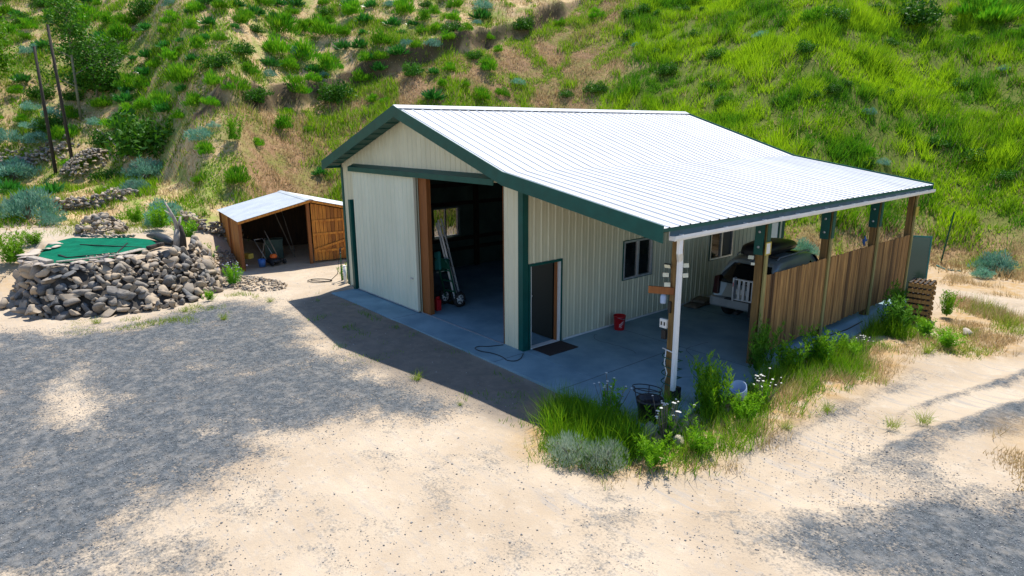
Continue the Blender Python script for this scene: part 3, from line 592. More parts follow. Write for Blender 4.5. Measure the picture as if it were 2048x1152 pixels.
for sg in (-1,1):
    for ya,yb in ((.62,1.25),(1.32,2.1),(2.17,2.95)):
        rows=[[(sg*(.918-.225*t*.95),ya+(.16*(1-0) if ya<.7 else 0)*t+(yb-ya-(.16*t if ya<.7 else 0)-(.35*t if yb>2.9 else 0))*q,1.15+.46*t) for q in np.linspace(0,1,3)] for t in np.linspace(0,1,4)]
        quadgrid('side_window',rows,M['darkglass'],suv)
    s=MB(); s.prism([(sg*.70,-.035,.78),(sg*.875,-.02,.78),(sg*.85,-.0,1.26),(sg*.73,.06,1.30)],(0,.12,0)); s.build('tail_light',M['redlens'],suv,.01)
    s=MB(); s.tube([(sg*.60,.75,1.79),(sg*.60,.85,1.84),(sg*.60,2.7,1.84),(sg*.60,2.8,1.78)],.02,8); s.build('roof_rail',M['cartrim'],suv)
    for y_ in (.95,3.75):
        s=MB(); s.lathe([(.20,-.11),(.33,-.11),(.36,-.07),(.36,.07),(.33,.11),(.20,.11)],(sg*.82,y_,.36),28,'x'); wh=s.build('wheel',M['rubber'],suv)
        s=MB(); s.lathe([(0,sg*.10),(.06,sg*.105),(.07,sg*.08),(.17,sg*.09),(.205,sg*.112),(.205,-.05*sg)],(sg*.82,y_,.36),20,'x'); s.build('rim',M['alu'],wh)
    s=MB(); s.prism([(sg*.93,2.75,1.12),(sg*1.10,2.72,1.12),(sg*1.10,2.72,1.28),(sg*.95,2.75,1.27)],(0,.10,0)); s.build('mirror',M['carpaint'],suv,.015)
rows=[[(x*(.86-.12*t),3.5-.62*t+.03+.0*x,1.14+.55*t) for x in np.linspace(-1,1,5)] for t in np.linspace(0,1,4)]; quadgrid('windscreen',rows,M['darkglass'],suv)
s=MB(); ring=lambda y,w,z0,z1:mirror_ring([(0,y,z0),(w-.03,y,z0),(w,y,z0+.05),(w,y,z1-.04),(w-.04,y,z1),(0,y,z1)])
loft(s,[ring(-.14,.80,.50,.70),ring(-.10,.90,.46,.72),ring(.10,.95,.44,.72),ring(.25,.945,.45,.70)],False); s.build('rear_bumper',M['cartrim'],suv,.015)
s=MB(); s.box((-.42,-.16,.705),(.42,.0,.735)); s.build('bumper_step',M['dark'],suv)
s=MB(); s.box((-.16,-.03,.86),(.16,.0,1.0)); s.build('number_plate',M['white'],suv)
s=MB(); s.box((-.55,.33,1.71),(.55,.44,1.735)); s.build('spoiler',M['carpaint'],suv,.01)
s=MB(); s.box((-.06,-.26,.36),(.06,.1,.44)); s.build('tow_bar',M['dark'],suv)
# roof box
rb=thing('roof_box','black streamlined cargo box strapped on the car roof','roof box',(11.36,6.2,1.83),R(3))
s=MB(); secs=[]
for y,wd_,h in ((-.02,.25,.12),(.02,.36,.22),(.18,.42,.31),(.7,.45,.36),(1.3,.44,.35),(1.75,.38,.29),(2.05,.27,.19),(2.14,.15,.12)):
    secs.append([(wd_*(1 if math.cos(a)>0 else -1)*abs(math.cos(a))**.55,y,.06+h*(.42+.5*(1 if math.sin(a)>0 else -1)*abs(math.sin(a))**.7)) for a in np.linspace(0,2*math.pi,20,endpoint=False)])
loft(s,secs); s.build('shell',M['dark'],rb)
for y_ in (.4,1.5): s=MB(); s.box((-.55,y_,-.005),(.55,y_+.05,.05)); s.build('crossbar',M['dark'],rb)
s=MB()
for sg in (-1,1): s.tube([(sg*.25,-.01,.18),(sg*.43,.5,.21),(sg*.44,1.3,.21),(sg*.28,2.06,.15)],.012,6)
s.build('seam',M['rubber'],rb)
# folded cargo carrier on the tow bar
cc=thing('cargo_carrier','aluminium slatted hitch carrier folded up behind the car','cargo carrier',(11.50,5.30,.03),R(3))
s=MB()
for z_ in (.83,1.36): s.box((-.06,-.03,z_),(.95,.03,z_+.035))
s.box((.915,-.03,.865),(.95,.03,1.36)); s.build('frame',M['alu'],cc)
s=MB(); s.box((-.10,-.075,.81),(-.06,.06,1.42)); side=s.build('side_plate',M['alu'],cc)
s=MB(); s.box((-.09,-.079,1.19),(-.07,-.0755,1.29)); s.box((-.1035,-.05,1.18),(-.1005,.02,1.30)); s.build('reflector',M['redplastic'],side)
for k in range(7): s=MB(); s.box((.02+k*.125,-.02,.866),(.085+k*.125,.012,1.359)); s.build('slat',M['alu'],cc)
s=MB(); s.box((.32,.035,.42),(.40,.09,1.30)); s.box((.33,.09,.40),(.39,.34,.46)); s.build('folding_arm',M['dark'],cc)
def along_pts(P,t):
    n=len(P)-1; f=t*n; i=min(int(f),n-1); u=f-i; g=lambda k:P[max(0,min(n,k))]
    return tuple(.5*((2*g(i)[c])+(-g(i-1)[c]+g(i+1)[c])*u+(2*g(i-1)[c]-5*g(i)[c]+4*g(i+1)[c]-g(i+2)[c])*u*u+(-g(i-1)[c]+3*g(i)[c]-3*g(i+1)[c]+g(i+2)[c])*u**3) for c in (0,1))
# ---------------------------------------------------------------- small things on the slab
bk=thing('bucket','red plastic bucket with white lettering against the side wall','bucket',(9.50,3.05,.05))
s=MB(); s.lathe([(0,0),(.13,0),(.135,.01),(.155,.36),(.163,.36),(.165,.385),(.152,.385),(.127,.02),(0,.015)],n=24); s.build('tub',M['redplastic'],bk)
s=MB(); pts=[(.16*math.cos(t),.16*math.sin(t),.36-.06*math.sin((t+1.2)/1.0)) for t in np.linspace(-1.2,1.9,12)]; s.tube(pts,.004,5); s.build('handle',M['steel'],bk)
s=MB()
for i,(a,z_) in enumerate([(-.9,.10),(-.9,.15),(-.7,.12),(-.7,.17),(-.5,.15),(-.5,.20),(-.3,.17),(-.3,.22),(-.6,.08)]):
    r_=.137+.055*z_+.003; s.beam((r_*math.cos(a),r_*math.sin(a),z_),(r_*math.cos(a+.14),r_*math.sin(a+.14),z_+.028),.004,.012)
s.build('lettering',M['white'],bk)
def sack(name,label,loc,rz):
    s=MB(); secs=[]
    for y,w_,h in ((-.30,.20,.03),(-.27,.21,.08),(-.1,.215,.115),(.1,.215,.11),(.27,.21,.08),(.30,.20,.03)):
        secs.append([(w_*math.copysign(abs(math.cos(a))**.5,math.cos(a)),y,.06+h/2*math.copysign(abs(math.sin(a))**.7,math.sin(a))) for a in np.linspace(0,2*math.pi,16,endpoint=False)])
    loft(s,secs); o=s.build(name,M['bag'],None); o.location=loc; o.rotation_euler=(0,0,rz); tag(o,label,'sack','sacks stacked by the side wall')
sack('cement_sack','lower left brown paper sack on the slab by the side wall',(9.50,6.45,.045),.1); sack('cement_sack','lower right brown paper sack nearest the car bumper',(9.52,7.12,.045),-.1); sack('cement_sack','brown paper sack lying on top of two others by the side wall',(9.50,6.78,.145),.25)
s=MB(); s.box((0,0,0),(.62,.95,.015)); o=s.build('door_mat',M['mat']); o.location=(9.19,.24,.052); tag(o,'dark brown door mat outside the small side doorway','mat')
# ---------------------------------------------------------------- fittings on the corner post and the others
def flood(loc,rz,label,tilt=.5,sc=.85):
    t=thing('flood_light',label,'light',loc,rz,'small flood lights fixed to the posts'); t.scale=(sc,)*3
    s=MB(); s.box((-.075,-.05,-.055),(.075,-.015,.055)); h=s.build('housing',M['dark'],t,.008); h.rotation_euler=(tilt,0,0)
    s=MB(); s.box((-.066,-.054,-.047),(.066,-.0505,.047)); l=s.build('lamp_face',M['lamp'],t); l.rotation_euler=(tilt,0,0)
    s=MB(); s.box((-.012,-.02,-.012),(.012,.04,.012)); s.build('mount_arm',M['dark'],t)
fx,fy=PX-.02,PY[0]-.11
for i,(z_,dx,rz,lb) in enumerate(((2.73,-.09,R(15),'topmost square flood light on the left of the corner post'),(2.53,-.13,R(35),'middle square flood light on the left of the corner post'),(2.35,-.09,R(40),'lowest square flood light on the left of the corner post'))): flood((fx+dx,fy-.01,z_),rz,lb,-.25 if i else .5)
for z_,lb in ((2.72,'upper flood light half hidden behind the white downpipe'),(2.53,'lower flood light half hidden behind the white downpipe')): flood((PX+.10,PY[0]+.11,z_),R(60),lb,-.2)
flood((PX-.11,PY[1]-.17,2.47),R(20),'larger of two white lamps under the bracket of the second post',-.5,.9); flood((PX-.07,PY[1]-.16,2.34),R(30),'smaller lower lamp under the bracket of the second post',-.4,.6)
def simple(name,cat,label,m,boxes,loc=(0,0,0),rz=0,bev=.006,group=None):
    s=MB()
    for a_,b_ in boxes: s.box(a_,b_)
    o=s.build(name,m,None,bev); o.location=loc; o.rotation_euler=(0,0,rz); return tag(o,label,cat,group)
bd=simple('wood_board','board','short orange board nailed across the corner post',M['jamb'],[((-.42,-.02,-.07),(.06,.02,.07))],(PX-.03,PY[0]-.10,2.24),R(30)); 
s=MB(); s.lathe([(0,-.1),(.055,-.1),(.06,-.08),(.06,.04),(.04,.07),(.03,.08),(0,.08)],(0,0,0),14); o=s.build('water_jar',M['paleblue']); o.location=(PX-.17,PY[0]-.13,2.08); tag(o,'pale blue jar hanging under the orange board','jar')
simple('phone_box','switch box','black narrow box on the face of the corner post',M['dark'],[((-.03,-.04,-.11),(.03,0,.11))],(PX-.04,PY[0]-.076,1.92))
ob=thing('outlet_box','white double socket box on the corner post','socket box',(PX-.15,PY[0]-.10,1.58))
s=MB(); s.box((-.08,-.03,-.09),(.08,.03,.09)); s.box((.02,.03,-.03),(.09,.06,.03)); s.build('cover',M['white'],ob,.008)
s=MB()
for k in (-.035,.035): s.box((k-.016,-.034,-.035),(k+.016,-.0305,.035))
s.build('socket',M['dark'],ob)
simple('outlet_box','socket box','black socket box below the white one on the corner post',M['dark'],[((-.05,-.03,-.09),(.05,.03,.09))],(PX-.13,PY[0]-.1,1.36))
cd_=MB()
for z_,t_ in ((1.02,.05),(.92,-.04),(.60,.05),(.38,-.03)):
    pts=[(PX+.02+math.copysign(abs(math.cos(a))**.4,math.cos(a))*.16,PY[0]+math.copysign(abs(math.sin(a))**.4,math.sin(a))*.15,z_+t_*math.cos(a)) for a in np.linspace(0,2*math.pi,18)]; cd_.tube(pts,.010,5)
cd_=MB(); aa=np.linspace(0,8*2*math.pi*.5,90); cd_.tube([(PX+.02+math.copysign(abs(math.cos(a))**.4,math.cos(a))*.16,PY[0]+math.copysign(abs(math.sin(a))**.4,math.sin(a))*.15,1.05-.7*i/89) for i,a in enumerate(aa)],.010,5); o=cd_.build('cable_wrap',M['post_green']); tag(o,'dark cable wound round the corner post and downpipe','cable')
s=MB(); s.tube([(PX-.05,PY[0]-.12,1.08),(PX-.06,PY[0]-.14,.8),(PX+.02,PY[0]-.15,.62),(PX-.03,PY[0]-.14,.45)],.012,6); s.tube([(PX-.15,PY[0]-.1,1.08),(PX+.2,PY[0]-.13,1.05)],.012,6); o=s.build('rope',M['white']); tag(o,'white cord tied round the corner post','rope')
simple('pipe_shoe','pipe end','black drain shoe under the white downpipe',M['dark'],[((-.06,-.05,0),(.08,.06,.34))],(PX+.17,PY[0]-.04,.02),0)
for y_,z_,lb in ((PY[1]-.02,2.70,'yellowish square plate on the second post beside the green bracket'),(PY[4],2.78,'yellow bracket near the top of the rearmost post')):
    t=thing('wall_plate',lb,'bracket',(PX+.165,y_,z_)); s=MB(); s.box((0,-.11,-.14),(.02,-.085,.14)); s.box((0,.085,-.14),(.02,.11,.14)); s.box((0,-.085,.115),(.02,.085,.14)); s.box((0,-.085,-.14),(.02,.085,-.115)); s.build('rim',M['yellow'],t)
    s=MB(); s.box((.002,-.084,-.114),(.012,.084,.114)); s.build('plate',M['white'] if y_<5 else M['yellow'],t)
s=MB(); s.tube([(0,0,.12),(.02,.01,.03),(-.02,.02,-.05),(.01,0,-.16)],[.01,.03,.04,.012],8); s.box((-.05,-.01,-.02),(.07,.01,.03)); o=s.build('garden_ornament',M['blue']); o.location=(PX-.14,PY[3]-.16,2.18); tag(o,'small blue ornament hanging beside the fourth post','ornament')
s=MB(); s.tube([(PX+.2,4.2,.062),(PX+.32,5.4,.062),(PX+.22,6.2,.062),(PX+.35,7.5,.062),(PX+.3,8.6,.062)],.014,6); o=s.build('hose',M['dark']); tag(o,'dark hose lying on the slab below the plank fence','hose')
s=MB(); s.tube([tuple(along_pts([(8.5,-.1),(8.35,-.45),(8.2,-.62),(8.25,-.78),(8.5,-.80),(8.8,-.68),(9.15,-.66),(9.4,-.72),(9.55,-.6),(9.5,-.4),(9.3,-.15)],i/40))+(.064,) for i in range(41)],.009,6); o=s.build('power_cord',M['dark']); tag(o,'thin black cord lying on the slab at the barn corner','cord')
# mirror panel and pallets at the rear post
mi=thing('framed_panel','tall teal framed glass panel leaning at the rear post','panel',(13.42,12.35,.0),R(28)); mi.rotation_euler=(R(-4),0,R(28))
s=MB()
for a_,b_ in (((-.30,0,0),(-.26,.04,2.0)),((.22,0,0),(.26,.04,2.0)),((-.26,0,0),(.22,.04,.05)),((-.26,0,1.95),(.22,.04,2.0))): s.box(a_,b_)
s.build('frame',M['teal'],mi); s=MB(); s.box((-.26,.012,.05),(.22,.022,1.95)); s.build('pane',mat('mirror_glass',(.05,.085,.085),None,rough=.12,metal=.5),mi)
for k in range(8):
    t=thing('pallet','wooden pallet in the weathered stack beside the rear post, %s'%['lowest of eight','second from the ground','third from the ground','fourth from the ground','fifth from the ground','sixth from the ground','second from the top','topmost'][k],'pallet',(14.3,9.95,.0+k*.145),R(8+random.uniform(-3,3)),'pallets stacked by the rear post'); t.scale=(.6,.75,1)
    s=MB()
    for q in range(5): s.box((-.45+q*.19,-.5,.10),(-.45+q*.19+.10,.5,.122))
    s.build('deck',M['girt'],t); s=MB()
    for q in (-.45,-.02,.41): s.box((-.46,q,.0),(.46,q+.05,.0985))
    s.build('stringer',M['plank'],t)
# ---------------------------------------------------------------- things inside the barn door
la=thing('ladder','long aluminium extension ladder leaning against the door post','ladder',(4.80,1.25,.05))
def P_la(t,s_,off=0): # along the ladder, across
    b0=Vector((0,0,.05)); tp=Vector((-.34,-.42,2.62)); d=tp-b0; a=Vector((.55,-.62,0)).normalized(); n_=a.cross(d).normalized(); return b0+d*t+a*s_+n_*off
for sg in (-1,1):
    s=MB(); s.beam(P_la(0,sg*.17),P_la(1.0,sg*.17),.025,.05,P_la(0,0,1)-P_la(0,0)); s.build('stile',M['alu'],la)
    s=MB(); s.beam(P_la(.0,sg*.135,.08),P_la(.97,sg*.135,.08),.025,.05,P_la(0,0,1)-P_la(0,0)); s.build('stile',M['alu'],la)
for k in range(10): s=MB(); s.tube([P_la(.06+k*.095,-.15),P_la(.06+k*.095,.15)],.016,6); s.build('rung',M['alu'],la)
ht=thing('hand_truck','green two wheeled hand truck with pale spoked wheel inside the doorway','hand truck',(4.66,1.02,.05),R(12))
for sg in (-1,1):
    s=MB(); s.tube([(sg*.22,.0,.25),(sg*.22,-.30,1.35),(sg*.2,-.42,1.5)],.028,8); s.build('rail',M['post_green'],ht)
    s=MB(); s.torus((sg*.30,.05,.24),.185,.055,(1,0,0),24,8); wh=s.build('wheel',M['rubber'],ht)
    s=MB(); s.lathe([(0,.03),(.05,.035),(.06,.02),(.10,.018),(.145,.03),(.15,0),(.145,-.03),(.10,-.018),(.06,-.02),(.05,-.035),(0,-.03)],(sg*.30,.05,.24),20,'x'); rim=s.build('rim',M['white'],wh)
    s=MB()
    for k in range(5):
        a=2*math.pi*k/5; s.beam((sg*.30+.034,.05+.06*math.cos(a),.24+.06*math.sin(a)),(sg*.30+.034,.05+.12*math.cos(a),.24+.12*math.sin(a)),.02,.03,(1,0,0))
    s.build('rim_slot',M['dark'],rim)
for t_ in (.2,.5,.8): s=MB(); s.box((-.2,-.03-.30*t_,.25+1.1*t_),(.2,.0-.30*t_,.25+1.1*t_+.04)); s.build('crosspiece',M['post_green'],ht)
s=MB(); s.box((-.2,-.29,1.2),(.2,-.25,1.5)); s.build('back_plate',M['post_green'],ht)
s=MB(); s.box((-.25,.05,.03),(.25,.35,.045)); s.build('toe_plate',M['dark'],ht)
gb=simple('green_tarp_bundle','bundle','folded green tarpaulin standing behind the ladder',M['teal'],[((-.1,-.05,0),(.1,.05,.55))],(4.62,.62,1.2),R(20),.03); gb.rotation_euler=(R(-14),R(-12),R(20))
simple('storage_bin','bin','dim grey bin standing beside the rear wall of the barn',M['inner'],[((-.3,-.3,0),(.3,.3,.7)),((-.33,-.33,.7),(.33,.33,.75))],(3.2,10.4,.05))
simple('gas_can','fuel can','red fuel can in the shade behind the door post',M['redplastic'],[((-.09,-.08,0),(.09,.08,.34)),((-.04,-.05,.34),(.05,.05,.42))],(4.80,.44,.05),0,.02)
simple('workbench','workbench','long dark workbench along the rear wall of the barn',M['girt'],[((1.5,YB-.95,.82),(7.5,YB-.25,.9)),((1.6,YB-.9,.05),(1.7,YB-.3,.82)),((7.3,YB-.9,.05),(7.4,YB-.3,.82)),((4.4,YB-.9,.05),(4.5,YB-.3,.82))],(0,0,0),0,0)
simple('lumber_pile','lumber','pale boards piled outside the far barn window',M['steel'],[((-3.0,-1.0+.3*k,0+.05*k),(.8,-.72+.3*k,.05+.05*k)) for k in range(5)],(-4.6,4.6,gz(-4.6,4.6)+.12),R(20),0)
# ---------------------------------------------------------------- shed
sh=thing('tool_shed','small orange cedar plank shed with pale metal gable roof and open front','shed',(-4.91,-1.98,0),R(83))
SW,SD=5.3,4.1; se,sp=1.93,2.57
shz=lambda x: sp-(sp-se)*abs(x-SW/2)/(SW/2)
def planks(s,P,a,b,z0,zt,gap=.006,w_=.14):
    u_=a
    while u_<b-.02:
        v_=min(u_+w_+rr.uniform(-.01,.01),b); s.tint=rr.random()*.9; s_z0=z0+rr.uniform(0,.02)
        A=[P(u_+gap,s_z0),P(v_-gap,s_z0),P(v_-gap,zt(v_)),P(u_+gap,zt(u_))]; n_=(Vector(A[1])-Vector(A[0])).cross(Vector(A[2])-Vector(A[0])).normalized()*.02
        s.prism(A,n_); u_=v_
s=MB(); planks(s,lambda u,z:(.0,u,z),.1,SD,-.1,lambda u:se-.02,.0015); s.build('side_wall',M['cedar'],sh)
s=MB(); planks(s,lambda u,z:(SW,u,z),.1,SD,-.1,lambda u:se-.02,.0015); s.build('side_wall',M['cedar'],sh)
s=MB(); planks(s,lambda u,z:(u,SD,z),0,SW,-.1,lambda u:shz(u)-.02,.0008); s.build('rear_wall',M['shaded_wall_plank'],sh)
for x_,y_ in ((.0,0),(.0,2.05),(SW,0),(SW/2-.06,0),(0,SD-.1)):
    s=MB(); s.box((x_-.06,y_-.06,-.15),(x_+.06,y_+.06,(shz(x_) if y_==0 else se)-.1)); s.build('post',M['jamb'],sh)
for sg in (0,1):
    s=MB(); L=ribprof(-.28,SD+.2,.2286,.014); xa,xb=(SW/2,-.1) if sg==0 else (SW/2,SW+.1); za,zb=sp,sp-(sp-se)*(SW/2+.1)/(SW/2)
    for (u0,h0),(u1,h1) in zip(L[:-1],L[1:]): s.add([(xa,u0,za+h0),(xb,u0,zb+h0),(xb,u1,zb+h1),(xa,u1,za+h1)],[(0,1,2,3)])
    s.build('roof_panel',mat('shed_roof_steel',(.54,.58,.61),(.44,.48,.52),1.5,.45) if sg==0 else bpy.data.materials['shed_roof_steel'],sh)
    s=MB(); s.prism([(xa,-.26,za-.02),(xb,-.26,zb-.02),(xb,-.26,zb-.11),(xa,-.26,za-.11)],(0,.04,0)); s.build('barge_board',M['cedar'],sh)
s=MB(); s.prism([(SW/2-.16,-.3,sp-.02),(SW/2,-.3,sp+.03),(SW/2+.16,-.3,sp-.02)],(0,SD+.52,0)); s.build('ridge_cap',bpy.data.materials['shed_roof_steel'],sh)
dr=MB(); planks(dr,lambda u,z:(u,-.03,z),SW/2+.05,SW-.02,.06,lambda u:shz(u)-.16,.008,.155); d_=dr.build('shed_door',M['cedar'],sh)
s=MB()
for z_ in (.46,1.15,1.68): s.box((SW/2+.06,-.085,z_-.045),(SW-.04,-.052,z_+.045))
s.beam((SW/2+.08,-.10,.52),(SW-.1,-.10,1.10),.09,.03,(0,-1,0)); s.build('brace',M['cedar'],d_)
def local(o): 
    o.matrix_world=sh.matrix_world@o.matrix_world if False else o.matrix_world
    return o
bpy.context.view_layer.update()
SHM=sh.matrix_world.copy()
def inshed(x,y,z=0): return tuple(SHM@Vector((x,y,z)))
mw=thing('lawn_mower','orange and black push mower parked inside the open shed','mower',inshed(1.25,.55,.0),R(83+25))
s=MB(); secs=[[(math.cos(a)*w_,math.sin(a)*l_,z_) for a in np.linspace(0,2*math.pi,14,endpoint=False)] for z_,w_,l_ in ((.10,.27,.36),(.2,.27,.36),(.26,.2,.28),(.28,.14,.2))]; loft(s,secs); s.build('deck',M['dark'],mw)
s=MB(); s.lathe([(.13,.28),(.14,.36),(.10,.42),(0,.43)],n=14); s.build('engine',M['orange'],mw)
s=MB()
for sg in (-.2,.2): s.tube([(sg,.2,.2),(sg,.85,.95)],.014,6)
s.tube([(-.2,.85,.95),(.2,.85,.95)],.016,6); s.build('handle',M['steel'],mw)
for sx in (-.29,.29):
    for sy in (-.27,.27): s=MB(); s.lathe([(0,-.025),(.10,-.025),(.105,0),(.10,.025),(0,.025)],(sx,sy,.105),14,'x'); s.build('wheel',M['rubber'],mw)
for (a,b_,lb) in (((.75,.5,.12),(1.02,.7,1.05),'pale shaft of a tool leaning left of the mower'),((1.5,.45,.05),(1.05,.8,1.35),'long pole tool leaning over the mower'),((2.35,1.6,.0),(1.75,2.0,1.95),'tall grey pole leaning in the middle of the open shed'),((2.45,2.0,.2),(2.2,2.6,1.9),'thin pole leaning near the shed centre post')):
    s=MB(); s.tube([inshed(*a),inshed(*b_)],.02,6); o=s.build('garden_tool',M['twig']); tag(o,lb,'tool','long tools leaning inside the shed')
o=MB().lathe([(0,0),(.12,0),(.15,.3),(.135,.3),(.11,.02),(0,.02)],n=16).build('bucket',M['blue']); o.location=inshed(.75,.35,.0); tag(o,'blue bucket just inside the left side of the shed','bucket')
simple('crate','crate','yellow crate behind the bucket inside the shed',M['yellow'],[((-.16,-.12,.3),(.16,.12,.5))],inshed(.35,.8,.0),.4)
simple('storage_bin','bin','dark green bin behind the mower inside the shed',M['inner'],[((-.35,-.3,0),(.35,.3,.75)),((-.38,-.33,.75),(.38,.33,.8))],inshed(1.6,1.9,.02),1.2)
# yard hydrant, pipe, hose, steel post
hy=thing('yard_hydrant','green yard hydrant standing left of the barn corner','hydrant',(-.80,.10,.0))
s=MB(); s.tube([(0,0,0),(0,0,.55)],.035,8); s.tube([(0,0,.55),(0,0,1.0)],.022,8); s.build('pipe',M['post_green'],hy)
s=MB(); s.tube([(0,0,1.0),(0,0,1.16)],.035,8); s.tube([(0,0,1.05),(.1,-.05,1.0)],.025,8); s.tube([(-.03,0,1.17),(.16,.03,1.22)],.012,6); s.build('head',M['dark'],hy)
s=MB(); s.tube([(-.36,.02,0),(-.36,.02,.62)],.06,12); s.tube([(-.36,.02,.62),(-.36,.02,.63)],.066,12); o=s.build('standpipe',M['white']); tag(o,'short white plastic pipe standing beside the green hydrant','pipe')
s=MB(); s.torus((-1.25,-.55,.03),.42,.013,(0,0,1),28,6,.6); s.torus((-1.2,-.5,.05),.38,.013,(0,.05,1),28,6,.55); s.tube([(-.85,-.35,.04),(-.7,-.1,.3),(-.78,.05,1.0)],.013,6); o=s.build('hose',M['dark']); tag(o,'dark hose looped on the dirt by the green hydrant','hose')
s=MB(); s.beam((12.15,18.82,-.1),(12.32,18.9,2.1),.05,.02,(1,0,0)); s.beam((12.15,18.84,-.1),(12.32,18.92,2.1),.012,.05,(1,0,0)); o=s.build('fence_post',M['post_green']); tag(o,'leaning green steel fence post on the bank right of the barn','post')
s=MB(); s.tube([(12.15,18.4,gz(12.15,18.4)+.03),(12.6,18.0,gz(12.6,18)+.03),(13.1,18.1,gz(13.1,18.1)+.03)],.02,6); o=s.build('hose',M['teal']); tag(o,'pale green hose by the foot of the steel fence post','hose')
for x_,y_,tx,ty,h,lb in ((-24.27,-5.71,.14,.0,6.7,'shorter thin dark wooden pole standing left of the taller one'),(-23.75,-4.89,.26,-.13,7.7,'taller dark wooden pole beside the grey rock pile')):
    z_=gz(x_,y_); s=MB(); s.tube([(x_,y_,z_-.3),(x_+tx*.5,y_+ty*.5,z_+h*.5),(x_+tx,y_+ty,z_+h)],[.095,.085,.065],10); o=s.build('wooden_pole',M['bark']); tag(o,lb,'pole')
s=MB(); a=Vector((-25.9,-3.2,gz(-25.9,-3.2)+.3)); b_=Vector((-21.4,-2.55,gz(-21.4,-2.55)+.25)); s.tube([a,a.lerp(b_,.4)+Vector((0,.1,.12)),b_],[.05,.07,.08],8); o=s.build('dead_branch',M['palewood']); tag(o,'long bleached branch lying on the slope right of the poles','branch')
